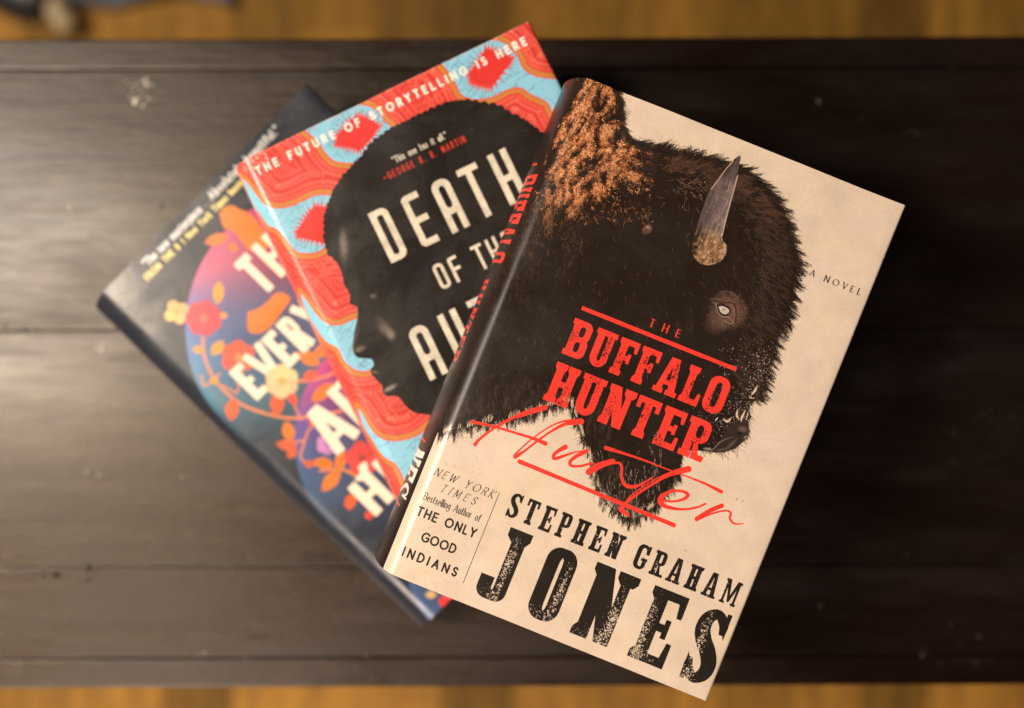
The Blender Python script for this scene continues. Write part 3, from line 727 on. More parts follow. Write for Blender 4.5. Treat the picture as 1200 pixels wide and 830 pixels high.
    text(cv, "INDIANS", X(10.6), X(35.8), 222.6, 226.3, (44, 36, 30), .82, sx=.92)
    # ---- spine lettering runs head to tail, cap tops towards the front ----
    def spine_ops(ch, y0, y1, hgt, color):
        w = (y1 - y0) / hgt
        ops = slab(ch, w, w * .30, .13, w * .07)
        m3 = cv.mask_ops(ops, lambda gx, gy: (hgt / 2 + 2.0 - gy * hgt, y0 + gx * hgt))
        cv.put(m3, color)
    for k, ch in enumerate("BUFFALO"):
        spine_ops(ch, 46.5 + k * 6.35, 46.5 + k * 6.35 + 5.2, 24, RED)
    for k, ch in enumerate("HUNTER"):
        spine_ops(ch, 98 + k * 7.0, 98 + k * 7.0 + 5.6, 10, RED)
    cv.stroke([(2, 41.2), (8.5, 41.6)], 1.2, RED)
    for k, ch in enumerate("NES"):
        spine_ops(ch, 181.5 + k * 8.2, 181.5 + k * 8.2 + 6.9, 22, (232, 226, 212))
    cv.stroke([(-7, 177.4), (8.2, 177.4)], .9, RED); cv.stroke([(-7, 208.6), (8.2, 208.6)], .9, RED)
    # handling wear: tiny pale nicks and scuffs along the spine shoulder and edges
    n = 420; sd = np.stack([rng.uniform(2, L + 22, n), rng.uniform(0, H3, n)], 1)
    cv.strands(sd, rng.normal(1.57, .5, n), rng.uniform(.1, 1.6, n), .08, np.array([[120, 104, 88]]) * rng.uniform(.7, 1.1, (n, 1)), rng=rng)
    return cv, L

# ---- book 2: coral cover with a dark profile ------------------------------------
W2, H2, B2, SH2 = 161.5, 236.0, 10.0, 0.07
def art_profile(R=9):
    rng = np.random.default_rng(5)
    f, L = a2q(T2, B2, SH2); S0 = L - B2
    cv = Canvas(-L - 3, L + W2 - B2 + 6, H2, R, (212, 64, 58))
    P0 = px_map(621, 25, 2.417, -25.9, W2)
    def P(x, y):
        a, b = P0(x, y); return (f(a), b)
    def PP(l): return [P(*q) for q in l]
    yy, xx = np.mgrid[0:cv.h, 0:cv.w].astype(np.float32) / R
    warp = noise2(cv.h, cv.w, 34 * R, rng=rng, octaves=2)
    band = np.sin(warp * 70 + yy * .22)
    k = np.where(band > .35, 1.0, 0.0)[..., None]
    cv.a = cv.a * (1 - k) + np.array([222, 78, 68]) / 255. * k
    thin = (np.sin(warp * 190 + yy * .45) > .86)[..., None]
    cv.a = cv.a * (1 - .5 * thin) + np.array([236, 114, 94]) / 255. * .5 * thin
    cv.a = cv.a.astype(np.float32)
    cv.a[:, :int((f(-.6) + L + 3) * R)] = np.array([222, 52, 42]) / 255.
    OL = (196, 140, 66); BL = (146, 208, 232)
    blobs = [
        [(352, 147), (371, 137.6), (391, 129), (415, 123), (432, 125), (443, 132), (450, 142), (459, 152), (450, 170), (436, 182), (418, 190), (405, 191), (391, 188), (380, 177), (374, 167), (364, 158)],
        [(512, 71), (533, 63), (556, 54), (576, 47.5), (590, 51), (599, 59), (607, 68), (613, 81), (628, 90), (649, 93), (662, 92), (668, 120), (655, 140), (647, 131), (641, 120), (622, 110.6), (610, 103), (595, 105), (576, 114), (556, 116.4), (541, 111), (534, 98), (527, 86), (518, 76)],
        [(280, 206), (288, 213), (298, 226), (312, 241), (328, 244.6), (347, 240), (366, 231), (378, 229), (392, 233), (400, 260), (396, 290), (383, 289), (370, 296), (351, 296), (341, 288), (331, 275), (322, 267), (312, 263), (300, 248), (288, 235)],
        [(350, 343), (356.6, 350), (371, 369), (383, 379), (397.6, 381.5), (422, 374), (424, 400), (418, 418), (434, 419), (438, 425), (436.5, 431), (428, 435), (416, 433), (403.8, 423), (395.6, 408), (381, 400), (369, 386), (355, 366)],
        [(418, 478), (424, 485), (433, 501), (443, 512), (458, 517), (475, 515.5), (492, 509), (520, 490), (540, 520), (500, 600), (478, 572), (471, 556), (463, 543), (455, 539), (445, 531), (436, 518), (424, 500)]]
    chips = [[(417, 135), (430, 138), (445, 147), (436, 162), (422, 177), (408, 173), (395, 170), (396, 159), (405, 147)],
             [(569, 57), (584, 60), (600, 68), (594, 80), (576, 104), (563, 101), (553, 97), (550, 87), (560, 72)],
             [(368, 241), (386, 243), (392, 262), (388, 288), (366, 282), (351, 278), (349, 270), (358, 255)]]
    rims = [smooth(PP(b) + [PP(b)[0]], 6) for b in blobs]
    for w_, c_ in [(30, (226, 84, 72)), (27.5, (208, 58, 54)), (24.5, (232, 96, 80)), (22.5, (214, 64, 58)), (19, (230, 90, 76)), (17.6, (204, 54, 50)), (14.6, (234, 100, 82)), (12.6, (212, 62, 56)), (9.6, (236, 104, 84)), (7.6, (212, 62, 54))]:
        for sm in rims: cv.stroke(sm, w_, c_, .85)
    for sm in [smooth(PP(b) + [PP(b)[0]], 12) for b in blobs]:
        for off, dot in ((6.1, .5), (10.6, .7), (13.5, .4)):
            for i in range(0, len(sm) - 1, 2):
                d = sm[i + 1] - sm[i]; nn = np.array([-d[1], d[0]]) / (np.hypot(*d) + 1e-9)
                for sgn in (1, -1):
                    c0 = sm[i] + nn * off * sgn
                    cv.stroke([c0 - nn * dot, c0 + nn * dot], .34, (246, 140, 110) if off < 12 else (196, 44, 44), .7)
    for b in blobs:
        sm = smooth(PP(b) + [PP(b)[0]], 6)
        cv.stroke(sm, 5.6, OL, .92); cv.stroke(sm, 1.3, (232, 74, 58), 1)
    bm = np.zeros((cv.h, cv.w), bool)
    for b in blobs:
        sm = smooth(PP(b) + [PP(b)[0]], 6)
        m, y0, x0 = cv.mask_poly(sm); bm[y0:y0 + m.shape[0], x0:x0 + m.shape[1]] |= m
    # dashes stitched along the gold rims
    for b in blobs:
        sm = smooth(PP(b) + [PP(b)[0]], 10)
        for i in range(0, len(sm) - 1, 3):
            d = sm[i + 1] - sm[i]; nn = np.array([-d[1], d[0]]) / (np.hypot(*d) + 1e-9)
            cv.stroke([sm[i] + nn * 1.0, sm[i] + nn * 2.6 + d * .3], .26, (228, 96, 60), .9)
            cv.stroke([sm[i] - nn * 1.0, sm[i] - nn * 2.6 + d * .3], .26, (228, 96, 60), .9)
    col = np.array(BL, np.float32) / 255.
    cv.a[bm] = col * .98
    # meandering fine lines in the blue
    old = cv.a.copy()
    for k in range(1900):
        x, y = rng.uniform(L - 8, W2 + S0), rng.uniform(0, H2)
        pts = [(x, y)]
        ang0 = -.45
        for j in range(rng.integers(2, 6)):
            s_ = rng.uniform(1.0, 3.4); an = ang0 + rng.choice([0, 0, .5, -.5, math.pi / 2])
            pts.append((pts[-1][0] + s_ * math.cos(an), pts[-1][1] + s_ * math.sin(an)))
        cv.stroke(pts, .24, (104, 134, 160), .9)
    cv.a[~bm] = old[~bm]
    # red chips with a comb of teeth
    for c in chips:
        pp = np.array(PP(c)); ctr = pp.mean(0)
        cl_ = np.vstack([pp, pp[:1]]); sm = np.concatenate([np.linspace(cl_[k_], cl_[k_ + 1], 5)[:-1] for k_ in range(len(pp))])
        for i in range(0, len(sm) - 1):
            t = sm[i]; d = t - ctr; d /= np.hypot(*d)
            cv.stroke([t - d * .5, t + d * 2.0], [1.2, .5], (222, 60, 54), 1)
            cv.stroke([t + d * 2.2, t + d * 5.0], .3, (122, 150, 164), .8)
        cv.poly(pp, (222, 58, 54))
        ins = ctr + (pp - ctr) * .78
        cv.stroke(list(ins) + [ins[0]], .3, (206, 48, 42), .8)
    # faint chip outlines printed tone on tone in the red field
    for (x, y, s_) in [(320, 185, 14), (505, 100, 18), (365, 320, 13), (590, 148, 11), (470, 478, 14), (625, 62, 9)]:
        c0 = np.array(P(x, y)); r_ = s_ / 2.4
        box = [c0 + np.array(v) * r_ for v in [(-.9, -.6), (.5, -.9), (.9, .5), (-.4, .9)]]
        cv.stroke(box + [box[0]], .5, (248, 112, 84), .9)
        cv.stroke([c0 + (b - c0) * .7 for b in box] + [c0 + (box[0] - c0) * .7], .3, (214, 58, 48), .8)
        for j in range(22):
            t = j / 22 * 4; e = int(t); u = t - e; p_ = box[e] * (1 - u) + box[(e + 1) % 4] * u; d = (p_ - c0) / np.hypot(*(p_ - c0))
            cv.stroke([p_ + d * .5, p_ + d * 2.6 + rng.normal(0, .3, 2)], .3, (248, 120, 88), .8)
            cv.stroke([p_ + d * 3.1, p_ + d * 3.3], .7, (248, 120, 88), .8)
    # profile
    face = [(505, 487), (500, 485.7), (486, 483.5), (476, 476), (469, 467), (463, 464), (453, 464), (448.5, 459), (448, 452), (443, 447), (436, 439), (434.5, 433), (438, 428), (436, 421.5), (428, 420), (419, 419), (414.5, 413), (413.5, 404),
            (416, 388), (419, 372), (419, 362), (416, 358.5), (410.5, 356), (410.5, 348), (408, 341), (403, 333), (402, 326), (397, 311), (390, 303)]
    hair = [(385.7, 295.7), (382, 285), (380.8, 276.4), (380.5, 264), (381.8, 253), (384, 243), (387.6, 234), (391, 226), (395, 218.6), (401, 209), (408.8, 201), (415, 193), (422, 185.8), (431, 174), (440, 164), (450, 157), (460, 151), (469, 146), (479, 143), (488, 137), (498.6, 131.8),
            (510, 126), (523.6, 122), (532, 120), (541, 119), (552.6, 118.5), (568, 121), (583, 124), (595, 131), (610, 139), (618, 144), (626, 150), (636, 157), (650, 168), (664, 186), (674, 205), (680, 240), (676, 300), (664, 360), (650, 420), (640, 470), (640, 560), (560, 560)]
    BLK = (33, 28, 24)
    cv.poly(smooth(PP(face), 4).tolist() + PP(hair), BLK)
    hp = np.array(PP(hair)); hs = smooth(hp[:36], 3)
    for q_ in hs[::2]:
        r_ = rng.uniform(1.6, 2.5); th_ = np.linspace(0, 6.28, 14)
        d = q_ - np.array(P(530, 300)); d /= np.hypot(*d)
        c0 = q_ - d * (r_ * .55)
        cv.poly([(c0[0] + r_ * math.cos(t), c0[1] + r_ * math.sin(t)) for t in th_], BLK)
    for (x, y, rx, ry, a_, al, c_) in [(403, 290, 3.0, 9.0, .45, .55, (150, 140, 130)), (401, 280, 2, 6, .45, .35, (150, 140, 130)), (437, 347, 2.2, 1.5, .2, .55, (140, 130, 118)), (452, 386, 6.0, 3.4, 1.05, .55, (150, 138, 124)), (458, 393, 2.6, 3.2, .2, .55, (160, 148, 134)),
                                  (421, 409, 4.2, 1.9, .1, .6, (160, 148, 134)), (416, 398, 1.0, 8, .75, .4, (150, 140, 126)), (419, 370, .9, 8, .4, .35, (130, 120, 108)), (457, 455, 4.6, 1.5, -.05, .75, (176, 164, 148)), (439, 436, 2.6, .8, .6, .5, (160, 148, 134)),
                                  (446, 375, 4, 1.5, .9, .25, (130, 120, 108)), (470, 470, 8, 5, 0, .10, (120, 112, 100))]:
        q = P(x, y); cv.soft_blob(q[0], q[1], rx * 1.25, ry * 1.25, c_, al * 1.15, ang=a_, power=2.0, grain=.5)
    def X(a): return a + S0 + W2 - 158.0
    # lettering
    WHT = (244, 238, 226)
    text(cv, "THE FUTURE OF STORYTELLING IS HERE", X(7.2), X(151.6), 6.0, 9.5, WHT, 1.05, sx=.92)
    text(cv, '"This one has it all."', X(68.8), X(97.2), 30.2, 33.3, (214, 206, 192), .5, sx=.62)
    text(cv, "-GEORGE R. R. MARTIN", X(61.0), X(104.6), 35.9, 39.0, (206, 62, 50), .52, sx=.52)
    wear = noise2(cv.h, cv.w, 2.2, rng=rng)
    LT = (226, 216, 194)
    def disp(ch, x, y, w, h, s):
        X0 = x; t = s / h; Wd = w / h; sx = t
        A = {
            'D': [('+', rr(-.2, 0, Wd, 1, .14)), ('-', rect(-.3, -.1, 0, 1.1)), ('-', rr(sx, t * .95, Wd - sx, 1 - t * .95, .05))],
            'E': [('+', rr(0, 0, Wd * 1.4, 1, .10)), ('-', rect(Wd, -.1, 2, 1.1)), ('-', rect(sx, t, 2, .44)), ('-', rect(sx, .44 + t, 2, 1 - t))],
            'A': [('+', rr(0, 0, Wd, 1.4, .16)), ('-', rr(sx, t, Wd - sx, .55, .07)), ('-', rect(sx, .55 + t, Wd - sx, 1.5)), ('-', rect(-1, 1, 2, 2))],
            'T': [('+', rect(0, 0, Wd, t)), ('+', rect(Wd / 2 - sx / 2, 0, Wd / 2 + sx / 2, 1))],
            'H': [('+', rect(0, 0, sx, 1)), ('+', rect(Wd - sx, 0, Wd, 1)), ('+', rect(0, .46, Wd, .46 + t))],
            'O': [('+', rr(0, 0, Wd, 1, .18)), ('-', rr(sx, t, Wd - sx, 1 - t, .07))],
            'F': [('+', rr(0, 0, Wd * 1.4, 1.5, .10)), ('-', rect(Wd, -.1, 2, 1.6)), ('-', rect(sx, t, 2, .42)), ('-', rect(sx, .42 + t, 2, 1.6)), ('-', rect(-1, 1, 2, 2))],
            'U': [('+', rr(0, -.4, Wd, 1, .16)), ('-', rr(sx, -.5, Wd - sx, 1 - t, .07)), ('-', rect(-1, -1, 2, 0))],
            'R': [('+', rr(0, 0, Wd, .6, .14)), ('+', rect(0, 0, sx, 1)), ('-', rr(sx, t, Wd - sx, .6 - t, .05)), ('+', rect(Wd - sx, .6, Wd, 1))],
        }[ch]
        m3 = cv.mask_ops(A, lambda gx, gy: (X0 + gx * h, y + gy * h))
        if m3 is None: return
        m, my, mx = m3; sub = wear[my:my + m.shape[0], mx:mx + m.shape[1]]
        gy = np.linspace(0, 1, m.shape[0])[:, None]
        m = m & ~(sub > .97)
        cv.put((m, my, mx), LT)
        shade = noise2(m.shape[0], m.shape[1], 30, rng=rng, octaves=3)
        v = cv.a[my:my + m.shape[0], mx:mx + m.shape[1]]
        v[m] *= (0.86 + .22 * shade[m])[:, None]
    for ch, a_, w_ in [('D', 46.3, 9.6), ('E', 63.4, 9.0), ('A', 79.2, 9.6), ('T', 93.6, 10.6), ('H', 110.4, 9.8)]:
        disp(ch, X(a_), 49.8, w_, 26.6, 3.2)
    for ch, a_, w_ in [('O', 62.9, 5.4), ('F', 71.0, 4.8), ('T', 83.6, 5.6), ('H', 91.4, 5.4), ('E', 99.6, 4.8)]:
        disp(ch, X(a_), 86.0, w_, 12.8, 1.6)
    for ch, a_, w_ in [('A', 38.4, 9.8), ('U', 54.8, 9.6), ('T', 70.4, 10.4), ('H', 86, 9.6), ('O', 102, 9.6), ('R', 118, 9.6)]:
        disp(ch, X(a_), 109.0, w_, 26.8, 3.2)
    # rubbed corner by the spine and along the edges: laminate lifting
    for k in range(26):
        a_, b_ = rng.uniform(L - 6, L + 9), rng.uniform(.3, 7)
        cv.soft_blob(a_, b_, rng.uniform(.6, 2.4), rng.uniform(.3, .9), (252, 196, 176), rng.uniform(.4, .9), ang=rng.uniform(0, 3.1), grain=1)
    n = 260; sd = np.stack([rng.uniform(L - 6, W2 + S0, n), np.abs(rng.normal(0, .5, n))], 1)
    cv.strands(sd, rng.normal(0, .3, n), rng.uniform(.3, 1.6, n), .16, (250, 190, 168), rng=rng)
    n = 140; sd = np.stack([rng.uniform(L, W2 + S0, n), rng.uniform(0, H2, n)], 1)
    cv.strands(sd, rng.uniform(0, 6.28, n), rng.uniform(.2, 2.5, n), .1, (104, 92, 82), rng=rng)
    return cv, L

# ---- book 1: dark floral cover ---------------------------------------------------
W1, H1, B1, SH1 = 162.5, 242.0, 12.0, 0.18
def art_floral(R=6):
    rng = np.random.default_rng(9)
    f, L = a2q(T1, B1, SH1); S0 = L - B1
    cv = Canvas(-L - 3, L + W1 - B1 + 6, H1, R, (42, 45, 54))
    P0 = px_map(360, 98, 2.243, -45.6, W1)
    def P(x, y):
        a, b = P0(x, y); return (f(a), b)
    def PP(l): return [P(*q) for q in l]
    yy, xx = np.mgrid[0:cv.h, 0:cv.w].astype(np.float32) / R; xx = xx + cv.x0
    def lerp(a, b, t): return np.array(a)[None] * (1 - t[:, None]) + np.array(b)[None] * t[:, None]
    def disc(px, py, r, stops):
        cx, cy = P(px, py); d = np.hypot(xx - cx, yy - cy); m = d < r
        v = ((xx - cx) * .714 - (yy - cy) * .70) / r   # the hue runs along this diagonal
        t = np.clip((1 - v) / 2, 0, 1)
        ks = [s_[0] for s_ in stops]; cs = np.array([s_[1] for s_ in stops], float)
        col = np.stack([np.interp(t, ks, cs[:, c]) for c in range(3)], -1)
        inner = np.clip(1 - (d / r) ** 3, 0, 1)[..., None]
        col = col * (1 - .58 * inner) + np.array([52, 54, 66]) * .58 * inner
        cv.a[m] = (col[m] / 255.).astype(np.float32)
    disc(600, 650, 56, [(0, (70, 84, 120)), (1, (74, 104, 150))])
    disc(382, 385, 73.5, [(0, (160, 60, 110)), (.28, (228, 104, 140)), (.45, (110, 120, 190)), (.62, (86, 142, 192)), (.76, (74, 128, 150)), (.9, (52, 62, 72)), (1, (42, 45, 54))])
    disc(486, 515, 63, [(0, (190, 70, 110)), (.25, (190, 74, 140)), (.42, (120, 80, 160)), (.58, (76, 100, 150)), (.72, (62, 92, 128)), (.86, (46, 54, 66)), (1, (42, 45, 54))])
    OR = (224, 124, 44); OR2 = (214, 96, 52); PK = (208, 62, 78); CR = (222, 184, 118); YE = (220, 158, 60)
    def leaf(x, y, ln, wd, ang, col):
        c = np.array(P(x, y)); a_ = math.radians(ang + 45.6)
        d = np.array([math.cos(a_), math.sin(a_)]); n_ = np.array([-d[1], d[0]])
        ln /= 2.243; wd /= 2.243
        t = np.linspace(0, 1, 12)
        up = [c + d * (u - .5) * ln + n_ * wd / 2 * math.sin(math.pi * u) ** .8 for u in t]
        dn = [c + d * (u - .5) * ln - n_ * wd / 2 * math.sin(math.pi * u) ** .8 for u in t[::-1]]
        cv.poly(up + dn, col)
        cv.stroke([c - d * ln * .4, c + d * ln * .4], .4, tuple(int(v * .75) for v in col))
    def flower(x, y, r, n, col, core):
        c = np.array(P(x, y)); r /= 2.243
        for k in range(n):
            a_ = k / n * 6.283 + .3
            q = c + np.array([math.cos(a_), math.sin(a_)]) * r * .58
            t = np.linspace(0, 6.28, 16)
            cv.poly([q + np.array([math.cos(u), math.sin(u)]) * r * .5 for u in t], tuple(min(255, int(v * rng.uniform(.9, 1.06))) for v in col))
        cv.soft_blob(c[0], c[1], r * .3, r * .3, core, .9, power=.5)
    def shape(l, col): cv.poly(smooth(PP(l + [l[0]]), 5), col)
    def stem(l, w=1.5, col=(226, 136, 88)): cv.stroke(smooth(PP(l), 6), w, col)
    stem([(238, 396), (239, 415), (247, 437), (262, 457), (285, 475), (320, 487), (350, 490), (400, 482)])
    stem([(262, 425), (277, 440), (278, 460), (262, 452)], 1.0); stem([(258, 438), (240, 452), (236, 440)], 1.0)
    stem([(332, 448), (360, 446), (385, 440), (400, 430)]); stem([(342, 519), (356, 518), (352, 535), (362, 546), (370, 544)], 1.1)
    stem([(375, 552), (400, 550), (425, 562)], 1.4); stem([(356, 518), (366, 500), (400, 490)], 1.0); stem([(345, 475), (352, 492)], 1.0)
    shape([(257, 250), (263, 243), (272, 241), (282, 246), (290, 249), (300, 258), (308, 270), (316, 284), (306, 296), (294, 294), (284, 284), (274, 272), (262, 266)], OR)
    leaf(254, 281, 30, 14, -15, OR); leaf(273, 290, 13, 10, 30, OR)
    shape([(290, 366), (302, 362), (313, 354), (326, 343), (340, 350), (330, 366), (316, 384), (302, 391), (291, 387)], OR)
    flower(207, 366, 14, 4, CR, (220, 160, 70)); flower(239, 373, 20, 7, PK, (220, 120, 90)); leaf(256, 343, 28, 13, 95, YE); leaf(262, 370, 10, 8, 0, YE)
    leaf(255, 408, 22, 13, -50, YE); leaf(232, 410, 13, 9, 10, YE); leaf(272, 480, 28, 17, 100, OR2); leaf(251, 446, 12, 9, 0, YE)
    flower(279, 419, 19, 6, (228, 96, 70), (230, 150, 90)); leaf(325, 472, 34, 17, 95, OR2); leaf(342, 466, 22, 11, 60, (224, 80, 60)); leaf(338, 506, 26, 15, 75, OR); leaf(336, 522, 26, 13, 10, OR2)
    leaf(342, 531, 16, 11, 130, OR2); leaf(362, 420, 30, 16, 30, OR); leaf(376, 412, 20, 14, -40, OR); leaf(378, 460, 34, 15, -40, OR); leaf(364, 440, 20, 12, -20, (226, 90, 70))
    flower(383, 521, 12, 6, (196, 140, 200), (160, 90, 170)); leaf(379, 543, 26, 13, 10, OR); leaf(399, 540, 26, 13, 100, OR); leaf(388, 563, 34, 16, 130, OR); leaf(362, 544, 12, 9, 0, OR2)
    flower(424, 537, 19, 5, (216, 70, 66), (150, 60, 50)); shape([(403, 592), (406, 582), (416, 578), (418, 588), (410, 598)], OR2); leaf(432, 604, 12, 9, 60, (224, 80, 70)); leaf(366, 496, 10, 8, 0, OR2)
    flower(527, 706, 12, 5, (222, 62, 62), (160, 50, 50)); leaf(505, 697, 14, 9, 0, CR); leaf(318, 238, 20, 10, 0, OR)
    LT = (250, 236, 208)
    def X(a): return a + S0 + W1 - 159.0
    def bar(x0, y0, x1, y1, w): cv.poly(rib([(X(x0), y0), (X(x1), y1)], w), LT)
    # title, heavy condensed capitals
    bar(64.5, 41, 73.5, 41, 4.4); bar(69, 41, 69, 62, 4.2)
    bar(79, 39, 79, 61.5, 4.2); bar(86.5, 39, 86.5, 61.5, 4.2); bar(79, 50, 87, 50, 3.6)
    bar(93, 39, 93, 61.5, 4.2); bar(93, 41, 100, 41, 3.8); bar(93, 50, 99, 50, 3.4); bar(93, 59.6, 100, 59.6, 3.8)
    for a0 in (22.5, 46.5):
        bar(a0 + 2, 76.5, a0 + 2, 97.5, 4.4); bar(a0, 78.4, a0 + 8, 78.4, 3.8); bar(a0, 87, a0 + 7, 87, 3.4); bar(a0, 95.6, a0 + 8, 95.6, 3.8)
    bar(34, 76, 38.6, 97.5, 4.0); bar(43.6, 76, 39, 97.5, 4.0)
    cv.poly(rr(X(57), 76.5, X(65.2), 88.5, 3.4), LT); cv.poly(rr(X(61), 80, X(62.2), 85.4, .5), (60, 60, 70)); bar(59, 76.5, 59, 97.5, 4.2); bar(62, 87, 64, 97.5, 4.0)
    bar(69, 76, 73, 86, 4.0); bar(77, 76, 73, 86, 4.0); bar(73, 85, 73, 97.5, 4.2)
    bar(38, 121, 33.6, 147.5, 5.4); bar(40, 121, 46, 147.5, 5.4); bar(35.5, 139.5, 44, 139.5, 3.6); bar(36.2, 122.4, 41.8, 122.4, 3.4)
    bar(53, 120, 53, 147.5, 5.0); bar(60.5, 120, 60.5, 147.5, 5.0); bar(53, 122, 61, 122, 3.4)
    for a0 in (25, 34): bar(a0, 163, a0, 184, 5.2)
    bar(25, 173.5, 34, 173.5, 3.6); bar(43, 163, 43, 184, 5)
    shape([(419, 548), (428, 541), (431, 552), (424, 563), (416, 562), (422, 554)], LT)
    flower(330, 447, 19, 6, (224, 202, 150), (206, 168, 84))
    text(cv, '"The new masterpiece', X(32), X(73), 3.4, 7.4, (226, 226, 222), .9, sx=.8)
    text(cv, '...', X(76), X(79.5), 3.4, 7.0, (200, 180, 190), .6)
    text(cv, 'Absolutely beautiful."', X(81), X(131), 3.0, 7.2, (226, 226, 222), .9, sx=.8)
    text(cv, 'FROM THE # 1 New York Times bestselling', X(27.5), X(108), 9.6, 12.8, (240, 226, 140), .85, sx=.75)
    # spine: white letters and petals peeking round
    for k in range(16):
        y = 20 + k * 12.5
        cv.stroke([(-6, y), (-3.2, y)], 2.6, LT)
    for (y, c_) in [(108, OR), (139, PK), (160, OR), (186, OR2)]:
        t = np.linspace(0, 6.28, 14); cv.poly([(-.5 + 3.4 * math.cos(u), y + 4.4 * math.sin(u)) for u in t], c_)
    return cv, L
#ART-END

# ------------------------------------------------------------------ materials
def new_mat(name):
    m = bpy.data.materials.new(name); m.use_nodes = True
    nt = m.node_tree; b = nt.nodes["Principled BSDF"]
    return m, nt, b
def N(nt, t, **kw):
    n = nt.nodes.new(t)
    for k, v in kw.items(): setattr(n, k, v)
    return n
def ramp(nt, fac, stops):
    r = N(nt, 'ShaderNodeValToRGB')
    while len(r.color_ramp.elements) < len(stops): r.color_ramp.elements.new(0.5)
    for e, (p, c) in zip(r.color_ramp.elements, stops):
        e.position = p; e.color = (*c, 1) if len(c) == 3 else c
    nt.links.new(fac, r.inputs[0]); return r
def tex_coords(nt, scale=(1, 1, 1), space='Object'):
    tc = N(nt, 'ShaderNodeTexCoord'); mp = N(nt, 'ShaderNodeMapping'); mp.inputs['Scale'].default_value = scale
    nt.links.new(tc.outputs[space], mp.inputs[0]); return mp.outputs[0]
def noise_n(nt, vec, scale, detail=4, rough=.6, dist=0):
    n = N(nt, 'ShaderNodeTexNoise'); n.inputs['Scale'].default_value = scale; n.inputs['Detail'].default_value = detail
    n.inputs['Roughness'].default_value = rough; n.inputs['Distortion'].default_value = dist
    nt.links.new(vec, n.inputs['Vector']); return n.outputs['Fac']
def math_n(nt, op, a, b=None, clamp=False):
    n = N(nt, 'ShaderNodeMath', operation=op); n.use_clamp = clamp
    for i, v in enumerate((a, b)):
        if v is None: continue
        if isinstance(v, (int, float)): n.inputs[i].default_value = v
        else: nt.links.new(v, n.inputs[i])
    return n.outputs[0]
def mix_c(nt, f, a, b):
    n = N(nt, 'ShaderNodeMix', data_type='RGBA')
    if isinstance(f, (int, float)): n.inputs[0].default_value = f
    else: nt.links.new(f, n.inputs[0])
    for i, v in ((6, a), (7, b)):
        if isinstance(v, tuple): n.inputs[i].default_value = (*v, 1)
        else: nt.links.new(v, n.inputs[i])
    return n.outputs[2]
def bump(nt, b, h, strength, dist):
    n = N(nt, 'ShaderNodeBump'); n.inputs['Strength'].default_value = strength; n.inputs['Distance'].default_value = dist
    nt.links.new(h, n.inputs['Height']); nt.links.new(n.outputs[0], b.inputs['Normal'])

def jacket_mat(name, cv, rough, coat, spec=.5):
    img = bpy.data.images.new(name + "_print", cv.w, cv.h, alpha=False)
    px = np.ones((cv.h, cv.w, 4), np.float32); px[..., :3] = np.clip(cv.a[::-1], 0, 1)
    img.pixels.foreach_set(px.ravel()); img.update(); img.pack()
    m, nt, b = new_mat(name)
    uv = N(nt, 'ShaderNodeUVMap'); uv.uv_map = "print"
    t = N(nt, 'ShaderNodeTexImage'); t.image = img; t.extension = 'EXTEND'; t.interpolation = 'Linear'
    nt.links.new(uv.outputs[0], t.inputs[0]); nt.links.new(t.outputs[0], b.inputs['Base Color'])
    v = tex_coords(nt)
    r1 = noise_n(nt, v, 60, 5, .6); r2 = noise_n(nt, v, 900, 2, .5)
    r = math_n(nt, 'ADD', math_n(nt, 'ADD', math_n(nt, 'MULTIPLY', r1, .10), math_n(nt, 'MULTIPLY', ramp(nt, noise_n(nt, v, 22, 6, .7, 1.0), [(.45, (0, 0, 0)), (.62, (1, 1, 1))]).outputs[0], .13)), rough - .10)
    nt.links.new(r, b.inputs['Roughness'])
    b.inputs['Specular IOR Level'].default_value = spec
    b.inputs['Coat Weight'].default_value = coat; b.inputs['Coat Roughness'].default_value = rough * 1.0
    hh = math_n(nt, 'ADD', math_n(nt, 'MULTIPLY', r1, .8), math_n(nt, 'MULTIPLY', r2, .05))
    bump(nt, b, hh, .25, .0006)
    return m

